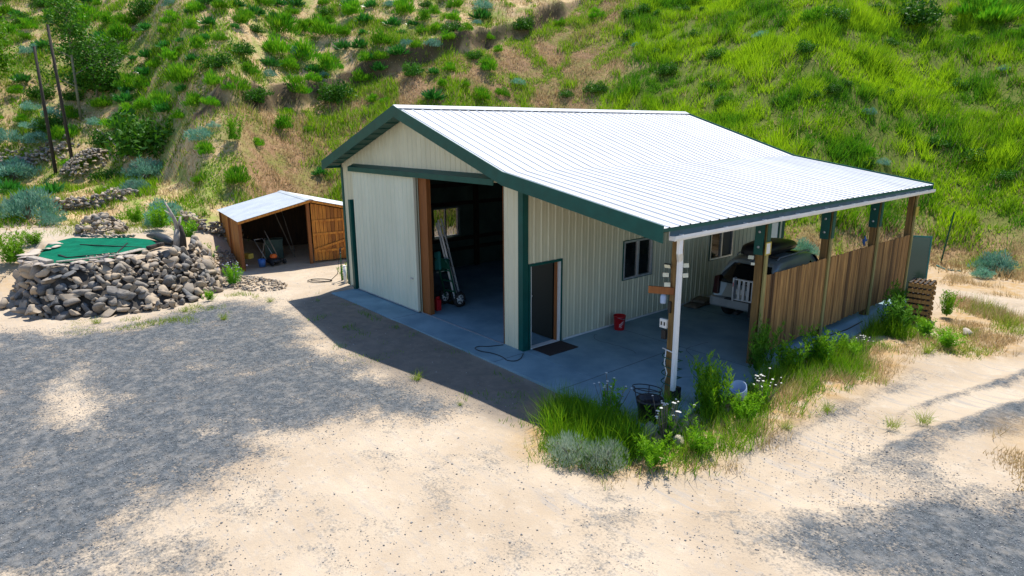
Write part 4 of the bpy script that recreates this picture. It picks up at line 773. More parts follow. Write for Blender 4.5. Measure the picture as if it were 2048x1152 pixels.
SHRUBS="r,-47,-5.2,0.39;b,-45.8,-2.9,0.66;r,-44,-1.7,0.59;b,-43.2,-0.1,0.79;r,-38.9,-0.8,0.87;r,-36.6,0.1,0.54;b,-44,-4.7,0.51;r,-44.6,-5.2,0.64;r,-42,-2.8,0.57;d,-34.6,2.1,0.9;r,-35.1,1,0.66;b,-32.4,1.6,0.52;r,-28.6,2.4,0.6;b,-27.8,3.2,0.38;r,-27.4,3.7,0.49;b,-25,3.6,0.52;r,-25,2.6,0.41;b,-23.5,2.8,0.4;b,-27.7,4.6,0.77;r,-26.1,4.8,0.54;b,-27.6,6.3,0.51;b,-24.4,4.9,0.32;r,-25.1,5.6,0.59;d,-25.3,6.5,0.5;b,-35.4,-0.7,0.65;r,-33.9,0.2,0.76;r,-34.5,-0.6,0.53;s,-36.4,-4.9,0.63;b,-36.7,-4.1,0.69;b,-27.1,1.4,0.48;b,-25,1.8,0.31;r,-24.2,1.6,0.3;b,-29.4,0.8,0.6;r,-22.6,2.2,0.49;r,-22.7,3.4,0.4;d,-21.6,4.2,0.75;d,-20.2,2.4,0.76;b,-22,1.6,0.39;r,-24.6,1.1,0.61;r,-27,0.6,0.47;b,-30.8,0.2,0.34;r,-32,-0.2,0.51;r,-33.3,-0.8,0.52;b,-27.7,0.2,0.58;r,-27.7,-0.9,0.68;r,-26.3,-0.3,0.52;r,-21.2,0.8,0.91;r,-18.5,1.7,0.59;r,-18.1,2.6,0.65;r,-20.3,4.2,0.49;d,-18.8,3.6,0.62;b,-27.4,-1,0.47;b,-26.8,-1.3,0.72;r,-22.4,-0.2,0.68;r,-24.5,-0.6,0.55;b,-21.8,-0.2,0.57;b,-21,0.6,0.43;r,-18.4,0.4,0.49;r,-17.6,1,0.4;r,-28.1,-2.4,0.62;d,-30.3,-2.2,1.4;d,-29,-1.5,0.91;s,-30.6,-5.8,0.52;s,-29.3,-4.9,0.62;r,-28.4,-4,0.56;d,-28.4,-5.3,0.76;s,-28.9,-6.1,0.55;s,-28.7,-7.3,0.79;s,-27.8,-6.1,0.69;r,-29.8,-6.5,0.35;s,-26.8,-3.1,0.45;r,-25.3,-2.4,0.6;r,-25.2,-1.5,0.55;d,-21.2,-1.7,1.77;d,-24.6,-3,0.68;r,-19.7,-0,0.42;s,-15.8,-0.1,0.6;r,-14.6,-0.2,0.42;s,-16.1,0.7,0.26;r,-13.4,-1,0.32;r,-12,0.2,0.6;r,-40.3,-5.6,0.54;r,-39,-4.9,0.41;r,-38.4,-2.2,0.48;r,-29.3,1.9,0.33;r,-35.1,0.1,0.41;r,-35.2,-2,0.41;d,-30.6,-3.7,0.64;r,-32.6,-6.3,0.42;b,-28.3,9,0.6;r,-30,9.1,0.67;b,-30.9,10.5,0.5;b,-30.8,11.7,0.7;r,-26.5,8.7,0.99;d,-28.8,13.2,0.57;r,-28.2,11.8,0.68;r,-27.2,14.5,0.75;b,-28.5,15,0.71;b,-25.6,14.7,0.68;r,-26.2,11.9,0.96;b,-23.7,11.9,0.64;b,-22.4,12.5,0.69;r,-25.1,12.7,0.54;r,-21.2,13.6,0.74;r,-24.7,17.4,0.88;b,-23.8,16,0.61;b,-22.6,17,0.42;b,-21.9,15.6,0.35;d,-25.1,19.7,0.52;r,-22.5,17.9,0.55;r,-23,21.1,0.57;r,-20.7,19.3,0.55;s,-21.8,22.8,0.7;b,-20.7,21.8,0.81;r,-20.6,17.8,0.48;r,-18.8,17.4,0.52;s,-19.8,14.8,0.51;s,-18.8,16.1,0.57;r,-19.4,15.2,0.4;b,-19.7,14,0.67;b,-20.6,12.4,0.39;r,-20.8,12.1,0.45;r,-20.2,12.9,0.5;r,-23.7,7.3,0.98;s,-23.5,8.6,0.61;r,-23.1,9,0.89;b,-22.3,6.2,0.63;r,-22.4,7.5,0.59;b,-22.2,9,0.6;r,-21.8,10,0.77;b,-22.7,10.7,0.45;s,-21,5.6,0.41;s,-21.7,9.5,0.33;b,-20.1,12.7,0.61;d,-17.9,14.1,0.71;r,-20.4,11.6,0.61;r,-16.5,15.8,0.38;b,-17.1,15,0.44;d,-17,18.3,0.51;r,-18.6,21,0.36;r,-20.4,7.1,0.78;d,-19.8,9.3,1.07;r,-21.2,8.5,0.48;b,-15.1,13.6,0.68;r,-13.7,16.2,0.53;r,-15.5,18.4,0.62;r,-13.5,17.9,0.43;r,-14.9,15.9,0.38;r,-17.3,11.4,0.32;r,-17.5,4.9,0.53;r,-19.5,6,0.3;d,-19.2,4.3,0.54;r,-15.3,2.6,0.27;r,-18.2,11,0.37;r,-17.5,6.3,0.3;r,-21.1,16.9,0.47;r,-18.4,18.7,0.41;r,-15.6,14.7,0.32;d,-18.9,24.3,0.76;r,-18.2,27.6,0.45;r,-16.1,29.5,0.58;d,-13.8,30.6,0.57;d,-13.4,31.6,0.57;d,-12,31.8,0.37;d,-10.5,32.8,0.43;r,-10.4,34,0.37;d,-9.1,33.2,0.3;d,-5.5,31.2,0.5;s,-10.8,27.8,0.29;d,-4.1,27.6,0.58;d,-6.4,25.8,0.59;d,-0.9,23.7,0.42;d,-2.7,25,0.4;d,-7.2,29.6,0.45;d,-12.1,28.6,0.48;d,-8.2,28.5,0.4;d,-8.8,27.4,0.4;s,-2.4,29.7,0.42;d,-11.3,21.5,0.44;d,-9.8,22.8,0.65;r,0.1,31.1,0.66;d,1.4,31.5,0.74;d,3.8,35.7,1.32;d,4.1,32.4,0.39;d,7.1,35.4,0.53;d,1.5,27.9,0.57;d,4.4,25.1,0.39;d,4.1,24.1,0.34;s,6.2,25.6,0.33;r,7.5,22.8,0.31;s,8.1,22.8,0.27;d,9.2,26,0.48;d,10.7,25.8,0.57;d,8.3,31.2,0.44;s,9.7,33.1,0.22;r,7.4,38.2,1.09;r,6.4,38.4,1.01;d,7.8,22.1,0.34;r,9.1,36.4,0.47;d,11.5,26.6,0.3;d,12.4,24.8,0.4;d,4.6,26.3,0.26;d,6.1,28,0.3;d,2,35.4,0.41;d,2.1,24,0.27;d,2.8,24,0.26"
_r=random.Random(5); _ex=[]
for _i in range(4000):
    if len(_ex)>=150: break
    _a=R(_r.uniform(-92,-48)); _d=_r.uniform(37,76); _x,_y=PIV[0]+_d*math.sin(_a),PIV[1]+_d*math.cos(_a)
    _sx=float(np.interp(_y,[p[1] for p in SCARP],[p[0] for p in SCARP]))
    if _sx-.8<_x<_sx+1.2 or (_x>_sx and _r.random()<.45): continue
    if any((_x-float(e.split(',')[1]))**2+(_y-float(e.split(',')[2]))**2<1.3 for e in SHRUBS.split(';')+_ex): continue
    _ex.append('%s,%.2f,%.2f,%.2f'%(_r.choice('rrrrbbsd'),_x,_y,_r.uniform(.35,.7)))
SHRUBS+=';'+';'.join(_ex)
# ---------------------------------------------------------------- stones
def icos():
    bm=bmesh.new(); bmesh.ops.create_icosphere(bm,subdivisions=2,radius=1); V=np.array([v.co[:] for v in bm.verts]); F=np.array([[v.index for v in f.verts] for f in bm.faces]); bm.free(); return V,F
IV,IF=icos()
def rockshape():
    V=IV.copy()
    for k in range(8):   # knock flat facets off a sphere
        d=rng.normal(size=3); d/=np.linalg.norm(d); h=rng.uniform(.25,.62); q=V@d; V-=np.outer(np.maximum(q-h,0),d)
    return V*(1+rng.normal(0,.02,size=(len(V),1)))
ROCKS=[rockshape() for _ in range(14)]
class Stones:
    def __init__(s): s.V=[]; s.F=[]; s.T=[]; s.n=0
    def put(s,c,size,tint=None,flat=None,rot=None):
        V=ROCKS[rng.integers(len(ROCKS))]*np.asarray(size)
        a=rng.uniform(0,6.28) if rot is None else rot; tl=rng.normal(0,.25,2) if flat is None else rng.normal(0,flat,2)
        ca,sa=np.cos(a),np.sin(a); V=V@np.array([[ca,sa,0],[-sa,ca,0],[0,0,1]])
        for ax,t in ((0,tl[0]),(1,tl[1])):
            c_,s_=np.cos(t),np.sin(t); V=V@(np.array([[1,0,0],[0,c_,s_],[0,-s_,c_]]) if ax==0 else np.array([[c_,0,-s_],[0,1,0],[s_,0,c_]]))
        s.V.append(V+np.asarray(c)); s.F.append(IF+s.n); s.n+=len(V); s.T.append(np.full(len(V),rng.uniform(0,1)**1.1 if tint is None else tint))
    def build(s,name,m,parent=None): return npmesh(name,np.concatenate(s.V),np.concatenate(s.F),m,np.concatenate(s.T),parent)
def along(P,s):
    P=np.array(P); L=np.r_[0,np.cumsum(np.linalg.norm(np.diff(P,axis=0),axis=1))]; s=s*L[-1]
    return np.array([np.interp(s,L,P[:,k]) for k in range(P.shape[1])])
pl=thing('stone_planter','raised bed of stacked dark field stones topped with green artificial turf','planter',(0,0,0))
BB=[(-5.9,-8.5,.45),(-5.05,-8.95,.1),(-4.2,-9.0,0),(-3.05,-8.8,0),(-1.95,-8.35,0),(-1.4,-7.3,0),(-.95,-6.3,0),(-.9,-5.3,0),(-1.4,-4.4,0),(-2.2,-3.7,0),(-3.4,-3.2,.05),(-5.2,-3.0,.4)]
TT=[(-6.2,-8.1,1.32),(-5.4,-8.45,1.34),(-4.5,-8.55,1.36),(-3.5,-8.4,1.36),(-2.65,-8.0,1.36),(-2.8,-7.25,1.34),(-2.7,-6.3,1.36),(-3.0,-5.6,1.36),(-3.3,-4.8,1.36),(-3.7,-4.1,1.36),(-4.6,-3.65,1.36),(-5.6,-3.4,1.36)]
s=MB(); n=40
vs_=[tuple(along(BB,i/n)-np.array([0,0,.1])) for i in range(n+1)]+[tuple(along(TT,i/n)-np.array([0,0,.12])) for i in range(n+1)]
s.add(vs_,[(i,i+1,n+2+i,n+1+i) for i in range(n)]); s.build('earth_core',mat('dark_rubble_earth',(.10,.085,.07),(.05,.045,.04),8,.95),pl)
S_=Stones()
for r_ in range(9):
    t=(r_+.3)/9; base=r_<2
    x=0.
    while x<1:
        b=along(BB,x); tp=along(TT,x); wl=np.linalg.norm(tp-b); c=b+(tp-b)*t
        right_=x>.52
        w_=rng.choice([.12,.15,.19,.25,.36])*rng.uniform(.9,1.25)*(1.25 if base and not right_ and rng.random()<.6 else 1)*(.8 if right_ else 1.0)
        h_=w_*rng.uniform(.5,.8) if not right_ else w_*rng.uniform(.65,.95)
        e_=1e-3; tg=along(BB,min(x+.02,1))-along(BB,max(x-.02,0)); an=math.atan2(tg[1],tg[0])
        c=c+np.array([0,0,rng.normal(0,.03)])
        S_.put(c,(w_,w_*rng.uniform(.6,.95),h_),flat=.15 if not right_ else .4,rot=an+rng.normal(0,.25)); x+=w_*1.7/12.5*(1 if not right_ else .95)
        if wl>2 and rng.random()<.75: S_.put(c+(tp-b)*.045+np.array([rng.normal(0,.08),rng.normal(0,.08),.05]),(w_*.8,w_*.7,w_*.6))
for c,sz in (((-2.2,-8.72,.22),(.36,.28,.24)),((-1.55,-7.8,.12),(.26,.2,.16)),((-1.15,-6.7,.13),(.24,.2,.16)),((-2.9,-9.0,.16),(.33,.2,.2)),((-3.9,-9.3,.18),(.3,.24,.22)),((-1.0,-6.0,.12),(.24,.18,.15)),((-.85,-5.4,.1),(.2,.17,.14))): S_.put(c,sz,tint=.55,flat=.1)
S_.build('field_stones',M['rock'],pl)
S_=Stones()
for k in range(30):
    x=.02+.6*k/30; c=along(TT,x)+np.array([rng.normal(0,.07),rng.normal(0,.07),.03]); S_.put(c,(rng.uniform(.2,.36),rng.uniform(.13,.22),.055),flat=.07)
for c in ((-6.0,-7.9,1.42),(-6.4,-7.6,1.40),(-5.4,-8.3,1.44),(-5.0,-8.5,1.43),(-4.3,-8.5,1.45),(-7.2,-7.5,1.40)): S_.put(c,(.42,.26,.06),tint=.9,flat=.08)
S_.build('cap_stones',M['flat_rock'],pl)
TURF=[(-3.95,-8.35),(-2.95,-7.98),(-3.25,-7.25),(-3.12,-6.2),(-3.7,-5.5),(-4.5,-4.85),(-6.0,-4.7),(-7.6,-5.4),(-8.6,-6.9),(-7.6,-7.75)]
s=MB(); tc_=np.array(TURF); tp_=np.array([along(np.vstack([tc_,tc_[:1]]),i/60)[:2] for i in range(60)]); cen=tc_.mean(0); vv=[];ff=[]
for q in range(13):
    f_=1-q/13
    for p_ in tp_:
        w0=cen+(p_-cen)*f_; vv.append((w0[0],w0[1],1.375+float(vnoise(np.array([w0[0]*1.1]),np.array([w0[1]*3.2]),81)[0])*.028+(0 if q else -.03)))
vv.append((*cen,1.38)); 
for q in range(12): ff+=[(q*60+i,q*60+(i+1)%60,(q+1)*60+(i+1)%60,(q+1)*60+i) for i in range(60)]
ff+=[(12*60+i,12*60+(i+1)%60,13*60) for i in range(60)]
s.add(vv,ff,True); s.build('turf_cover',M['turf'],pl)
s=MB()
for a_,b_ in (((-4.6,-7.7),(-3.85,-7.55)),((-3.85,-7.55),(-3.75,-6.2)),((-3.75,-6.2),(-5.6,-5.6)),((-4.3,-5.4),(-6.4,-6.9))): s.beam((*a_,1.392),(*b_,1.392),.05,.03)
s.build('turf_seam',M['dark'],pl)
for a_,b_,m_,w_,h_ in (((-3.15,-7.9,1.41),(-3.1,-6.35,1.41),'palewood',.10,.05),((-3.1,-6.3,1.43),(-3.75,-5.45,1.43),'palewood',.26,.04),((-4.15,-8.45,1.47),(-3.05,-8.05,1.44),'palewood',.22,.10),((-3.8,-5.3,1.43),(-4.35,-4.75,1.43),'bark',.16,.12)):
    s=MB(); s.beam(a_,b_,w_,h_); s.build('edge_plank',M[m_],pl,.02)
s=MB(); s.tube([(-6.6,-4.75,1.45),(-5.8,-4.55,1.48),(-5.0,-4.5,1.47),(-4.4,-4.4,1.42)],[.07,.16,.17,.09],10); s.build('rolled_tarp',M['tarp'],pl)
S_=Stones()
for k in range(16): S_.put((-3.35+rng.normal(0,.05),-7.1+k*.085,1.42),(.07,.06,.055))
for k in range(20): S_.put((-7.0-1.4*k/20+rng.normal(0,.05),-5.15-1.5*k/20,1.42),(.11,.1,.09))
S_.build('edge_pebbles',M['rock'],pl)
st=thing('driftwood_stump','forked bleached driftwood stump standing on the right of the stone planter','stump',(-4.15,-4.3,1.36))
s=MB(); s.tube([(0,0,-.1),(.02,.0,.3),(-.03,.04,.55)],[.17,.13,.09],10); s.tube([(-.03,.04,.5),(-.10,.0,.9),(-.16,-.12,1.25),(-.22,-.2,1.5)],[.08,.06,.045,.02],8); s.tube([(.0,.05,.45),(.12,.1,.8),(.1,.16,1.0)],[.07,.05,.03],8); s.tube([(-.12,-.05,1.0),(-.35,-.22,1.2)],[.04,.015],6); s.build('trunk',M['palewood'],st)
s=MB(); s.tube([(.18,.1,-.1),(.22,.13,.35),(.2,.1,.7)],[.12,.09,.05],8); s.build('dark_branch',M['bark'],st)
def pile(name,label,cx,cy,rx,ry,h,n,sz,rot=0,cat='rock pile'):
    S_=Stones(); ca,sa=math.cos(rot),math.sin(rot)
    for k in range(n):
        a=rng.uniform(0,6.283); q=math.sqrt(rng.random()); u,v=q*math.cos(a)*rx,q*math.sin(a)*ry; x,y=cx+u*ca-v*sa,cy+u*sa+v*ca
        z=.5*gz(x,y)+.5*gz(cx,cy)+h*(1-q*q)+sz*.2; w_=sz*rng.uniform(.6,1.35); S_.put((x,y,z),(w_,w_*rng.uniform(.6,1),w_*rng.uniform(.5,.8)))
    o=S_.build(name,M['rock']); tag(o,label,cat); return o
pile('rock_pile','mound of grey rocks at the foot of the taller pole',-23.5,-4.15,.8,1.55,.85,330,.14,R(12))
pile('rock_pile','heap of dark stones behind the green turf',-9.6,-5.8,1.0,.85,.6,150,.16,R(20))
pile('rock_pile','low spread of grey cobbles on the dirt before the shed',-2.5,-2.55,1.7,.75,.16,330,.075,R(20))
pile('rock_pile','dark cobbles along the left wall of the shed',-6.2,-2.3,1.7,.5,.15,190,.09,math.atan2(.21,-.978))
def drywall(name,label,P,h,n,sz,spread=.12):
    S_=Stones()
    for k in range(n):
        t=rng.random(); c=along([(x,y,0) for x,y in P],t); u=rng.random(); x,y=c[0]+rng.normal(0,spread),c[1]+rng.normal(0,spread); w_=sz*rng.uniform(.6,1.3)
        S_.put((x,y,gz(x,y)+u*h),(w_,w_*.8,w_*.65))
    return tag(S_.build(name,M['rock']),label,'stone wall')
drywall('stone_wall','long grey rubble bank at the far left below the poles',[(-28.6,-9.4),(-27.3,-8.1),(-26.3,-6.7),(-25.9,-5.6),(-25.9,-4.8)],.45,380,.16,.38)
drywall('stone_wall','short dry stone terrace wall behind the big sagebrush',[(-14.2,-6.9),(-14.0,-5.4),(-14.0,-4.2)],.5,190,.15)
drywall('stone_wall','low dry stone wall between the weeds and the shed',[(-10.2,-2.6),(-8.8,-2.4),(-8.4,-1.7),(-8.7,-.8)],.5,190,.15)
drywall('stone_wall','low stone edging on the upper terrace beside the sandy patch',[(-17.2,-4.3),(-16,-3.9),(-14.8,-3.6)],.3,80,.14)
S_=Stones()
for c,sz in (((1.2,31.5),(1.2,.9,.9)),):
    pass
for k in range(9): x,y=13.5+rng.normal(0,1.0),45+rng.normal(0,1.2); S_.put((x,y,gz(x,y)+.2),(rng.uniform(.5,1.3),rng.uniform(.5,1),rng.uniform(.5,.9)),tint=.8)
tag(S_.build('rock_outcrop',M['rock']),'brown rock outcrop at the top right of the grassy slope','rock')
for (x,y,z_,lb) in ((15.55,9.55,.16,'pale stone lying in the dry grass right of the pallets'),(13.75,-1.05,.2,'grey stone among the weeds below the corner post'),(14.35,-1.05,.16,'pale round stone beside the white yarrow'),(9.55,13.6,.3,'pale rock on the bank behind the lean-to')):
    S_=Stones(); S_.put((x,y,gz(x,y)+z_*.4),(z_*1.3,z_,z_*.8),tint=.9); tag(S_.build('stone',M['flat_rock']),lb,'stone')
# ---------------------------------------------------------------- leaves
def unit(a): return a/np.maximum(np.linalg.norm(a,axis=1,keepdims=True),1e-6)
def leaves(P,D,L,Wd,diamond=True):
    n=len(P); D=unit(D); s=unit(np.cross(D,rng.normal(size=(n,3)))); L=np.asarray(L).reshape(-1,1); Wd=np.asarray(Wd).reshape(-1,1); i=np.arange(n)[:,None]
    if diamond:
        V=np.stack([P,P+D*L*.45-s*Wd/2,P+D*L*.45+s*Wd/2,P+D*L],1).reshape(-1,3); F=np.concatenate([i*4+[[0,2,1]],i*4+[[1,2,3]]]); return V,F,4
    V=np.stack([P-s*Wd/2,P+s*Wd/2,P+D*L],1).reshape(-1,3); return V,i*3+[[0,1,2]],3
def hemi(n,zmin=-.1):
    d=rng.normal(size=(n*3+40,3)); d=unit(d); d=d[d[:,2]>zmin][:n]; return d
def proto_r():   # upright fine stemmed bush in clumps
    V=[];D=[];T=[]
    for k in range(26):
        c=hemi(1,.0)[0]*np.array([.66,.66,.80])*rng.uniform(.35,1); n=46
        q=hemi(n,-.2)*rng.uniform(.5,1,(n,1))*.27; V.append(c+q); D.append(q*1.2+np.array([c[0]*.5,c[1]*.5,.55])); T.append(np.clip(rng.uniform(.0,.55)+rng.normal(0,.15,n),0,1))
    P=np.concatenate(V); P[:,2]=np.maximum(P[:,2],.02); v,f,k=leaves(P,np.concatenate(D),rng.uniform(.16,.32,len(P)),.046); return v,f,np.repeat(np.concatenate(T),k)
def proto_b():
    n=150; d=hemi(n,.05); P=d*rng.uniform(.1,.55,(n,1))*np.array([1,1,.8]); v,f,k=leaves(P,d+np.array([0,0,.35]),rng.uniform(.32,.6,n),rng.uniform(.10,.17,n)); return v,f,np.repeat(rng.uniform(0,.8,n),k)
def proto_s(nc=34,m=44,L=(.10,.2),wd=.03):
    V=[];D=[];T=[]
    for k in range(nc):
        c=hemi(1,.05)[0]*np.array([.8,.8,.68])*rng.uniform(.5,1); q=hemi(m,-.4)*.2*rng.uniform(.4,1,(m,1)); V.append(c+q); D.append(q+np.array([0,0,.12])); T.append(np.clip(rng.uniform(0,.7)+rng.normal(0,.15,m),0,1))
    P=np.concatenate(V); P[:,2]=np.maximum(P[:,2],.03); v,f,k=leaves(P,np.concatenate(D),rng.uniform(*L,len(P)),wd); return v,f,np.repeat(np.concatenate(T),k)
def proto_d():
    V=[];D=[];T=[]
    for k in range(22):
        c=hemi(1,-.05)[0]*np.array([.75,.75,.62])*rng.uniform(.4,1); m=70; q=unit(rng.normal(size=(m,3)))*.3*rng.uniform(.3,1,(m,1))**.6; V.append(c+q); D.append(rng.normal(size=(m,3))+np.array([0,0,.4])); T.append(np.clip(rng.uniform(-.1,.5)+rng.normal(0,.15,m),0,1))
    P=np.concatenate(V); P[:,2]=np.maximum(P[:,2],.02); v,f,k=leaves(P,np.concatenate(D),rng.uniform(.09,.17,len(P)),.06); return v,f,np.repeat(np.concatenate(T),k)
def proto_g(n=170,spread=.5,wd=.022,seg=True):   # tall grass clump, blades in two segments with bent tips
    P=rng.normal(0,.16,(n,3))*np.array([1,1,0]); D=np.concatenate([rng.normal(0,spread,(n,2)),np.ones((n,1))],1); D=unit(D); L=rng.uniform(.45,1.05,(n,1)); s=unit(np.cross(D,rng.normal(size=(n,3))))*wd/2
    m_=P+D*L*.6; tip=P+D*L+np.concatenate([D[:,:2]*.35,-rng.uniform(.02,.28,(n,1))],1)*L*.6
    V=np.stack([P-s,P+s,m_-s*.8,m_+s*.8,tip],1).reshape(-1,3); i=np.arange(n)[:,None]*5; F=np.concatenate([i+[[0,1,3]],i+[[0,3,2]],i+[[2,3,4]]]); return V,F,np.repeat(rng.uniform(0,1,n)**1.5,5)
def proto_w(nst=26,h=1.0):   # tall leafy weed: stems with short leaves all along
    V=[];D=[];T=[]
    for k in range(nst):
        lean=rng.normal(0,.28,2); hh=h*rng.uniform(.55,1); b=rng.normal(0,.12,2); m=46; t=rng.uniform(.12,1,m)
        P=np.stack([b[0]+lean[0]*t*hh,b[1]+lean[1]*t*hh,t*hh],1); V.append(P); a=rng.uniform(0,6.28,m); D.append(np.stack([np.cos(a),np.sin(a),rng.uniform(.4,1.4,m)],1)); T.append(np.clip(t*.7+rng.normal(-.1,.15,m),0,1))
    P=np.concatenate(V); v,f,k=leaves(P,np.concatenate(D),rng.uniform(.07,.16,len(P)),.028); return v,f,np.repeat(np.concatenate(T),k)
def stems(n=12,r=.55,h=.6):
    s=MB()
    for k in range(n):
        a=rng.uniform(0,6.28); q=rng.uniform(.3,1)*r; s.tube([(0,0,-.05),(q*.4*math.cos(a),q*.4*math.sin(a),h*.45),(q*math.cos(a),q*math.sin(a),h*rng.uniform(.7,1))],[.03,.02,.008],5,False)
    return s
PR={}
for k,fn,mm in (('r',proto_r,'leaf_bright'),('b',proto_b,'leaf_broad'),('s',proto_s,'leaf_sage'),('d',proto_d,'leaf_dark')):
    PR[k]=[npmesh('foliage',*fn()[:2],M[mm],None,link=False) for _ in range(0)]
    for v in range(4):
        V,F,T=fn(); PR[k].append(npmesh('foliage',V,F,M[mm],T,link=False))
KN={'r':('green_bush','bright green rounded bush','bush'),'b':('leafy_plant','dark glossy broad-leaved plant','plant'),'s':('sagebrush','pale blue-green sagebrush','sagebrush'),'d':('dark_shrub','dense dark green shrub','shrub')}
def zone(x,y):
    az=math.degrees(math.atan2(x-PIV[0],y-PIV[1])); scx=float(np.interp(y,[p[1] for p in SCARP],[p[0] for p in SCARP]))
    if az<-81: return 'around the two dark poles'
    if az<-73.5: return 'on the tan slope right of the poles'
    if az>-27: return 'on the grassy slope at upper right'
    if az>-48: return 'above the white roof ridge'
    if x<scx: return 'above the dark earth bank'
    return 'on the brown slope below the dark bank'
items=[]
for e_ in SHRUBS.split(';'):
    k,x,y,r_=e_.split(','); items.append((k,float(x),float(y),max(float(r_),.3),zone(float(x),float(y))))
from collections import defaultdict
grp=defaultdict(list)
for i,it in enumerate(items): grp[(it[0],it[4])].append(i)
lab={}
for (k,zn),L in grp.items():
    az=lambda i:math.atan2(items[i][1]-PIV[0],items[i][2]-PIV[1]); el=lambda i:math.hypot(items[i][1]-PIV[0],items[i][2]-PIV[1]); big=lambda i:items[i][3]
    free=list(L); nm=KN[k][1]
    if len(L)==1: lab[L[0]]='single %s %s'%(nm,zn); continue
    for w_,f_,rev in (('leftmost',az,False),('rightmost',az,True),('highest',el,True),('lowest',el,False),('widest remaining',big,True)):
        if len(free)<=(1 if len(L)<4 else 2): break
        j=sorted(free,key=f_,reverse=rev)[0]
        if w_=='widest remaining': lab[j]='widest %s %s'%(nm,zn)
        else: lab[j]='%s %s %s'%(w_,nm,zn)
        free.remove(j)
    for j in free: lab[j]='%s among others %s'%(nm,zn)
for i,(k,x,y,r_,zn) in enumerate(items):
    o=bpy.data.objects.new(KN[k][0],PR[k][i%4]); col.objects.link(o); o.location=(x,y,gz(x,y)-.05*r_); o.rotation_euler=(rng.normal(0,.08),rng.normal(0,.08),rng.uniform(0,6.28))
    hf={'r':1.05,'b':.95,'s':1.0,'d':1.1}[k]; o.scale=(r_*1.5,r_*1.5,r_*hf*1.45); tag(o,lab[i],KN[k][2],'%ss %s'%(KN[k][1],zn))
def plant(name,label,cat,x,y,fol,m,sc,rz=None,stem=None,group=None,z=None,extra=None):
    t=thing(name,label,cat,(x,y,gz(x,y) if z is None else z),rng.uniform(0,6.28),group); t.scale=sc if isinstance(sc,tuple) else (sc,)*3
    V,F,T=fol; npmesh('foliage',V,F,M[m],T,t)
    if stem: stem.build('stem',M['twig'],t)
    if extra:
        V,F,T=extra[0]; npmesh('flower_heads',V,F,M[extra[1]],T,t)
    return t
def flowers(n,r,h,sz=.05):
    P=np.stack([rng.normal(0,r,n),rng.normal(0,r,n),rng.uniform(h*.7,h*1.05,n)],1); V=[];F=[]
    for i,p in enumerate(P):
        a=np.linspace(0,6.283,7)[:-1]; q=sz*rng.uniform(.6,1.2); ring=np.stack([p[0]+q*np.cos(a),p[1]+q*np.sin(a),p[2]+np.full(6,-.012)],1); V.append(np.concatenate([ring,[p+[0,0,.012]]])); F.append(np.array([[j,(j+1)%6,6] for j in range(6)])+7*i)
    return np.concatenate(V),np.concatenate(F),np.zeros(7*n)
# notable sagebrush and weeds on the left terraces
for (x,y,r_,h,m_,lb) in ((-12.5,-7.9,1.35,1.7,'leaf_sage','biggest sagebrush, blue-green, standing behind the turf bed'),(-11.4,-7.2,.55,.6,'leaf_sage','small sagebrush low beside the biggest one'),(-19.2,-2.2,1.25,1.4,'leaf_sage','wide blue-green sagebrush below the bleached branch'),(-16.3,-3.3,.8,.9,'leaf_sage','sagebrush on the terrace left of the sandy bank'),(13.9,18.62,.85,1.0,'leaf_sage','round blue-green sagebrush right of the leaning green post'),(13.9,17.4,.45,.5,'leaf_sage','little grey-green sagebrush below the round one at right'),(-25.4,-7.6,1.6,1.5,'leaf_sage','hazy green sagebrush before the far rubble bank'),(-9.6,-3.7,.75,1.0,'leaf_sage','grey-green sagebrush behind the driftwood stump'),(-11.2,-3.2,.9,1.1,'leaf_sage','pale sagebrush on the edge above the turf bed'),(9.0,14.2,.7,.9,'leaf_sage','grey-green sagebrush seen under the lean-to behind the car')):
    plant('sagebrush',lb,'sagebrush',x,y,proto_s(60,44,(.09,.17),.028),m_,(r_,r_,h),stem=stems(16,.6,.7))
for (x,y,r_,h,m_,lb) in ((-8.7,-3.9,.8,1.0,'leaf_lime','tall leafy green weeds behind the dark rolled tarp'),(-7.4,-3.3,.8,.9,'leaf_bright','bright green weeds right of the driftwood stump'),(-10.4,-4.4,.6,.8,'leaf_lime','feathery green weeds with pale heads above the stone heap'),(-5.9,-3.0,.6,.6,'leaf_lime','yellow-green weeds at the right edge of the planter'),(-2.6,-3.1,.5,.75,'leaf_bright','bright green bush between planter and shed'),(-1.0,-4.3,.3,.35,'leaf_lime','small green tuft at the right foot of the planter'),(-7.0,-8.75,.95,1.0,'leaf_lime','bright weeds at the left edge below the planter'),(-8.8,-8.1,.7,.5,'leaf_lime','low yellow-green weeds left of the turf'),(-14.6,1.2,.8,1.3,'leaf_lime','tall yellow-green weed on the bank behind the shed'),(-.55,.12,.35,.6,'leaf_lime','weeds at the foot of the green hydrant')):
    plant('weed_clump',lb,'weeds',x,y,proto_w(34,1.0),m_,(r_*1.3,r_*1.3,h*1.1),extra=(flowers(26,.3,1.0,.035),'lavender') if 'between planter' in lb else None)
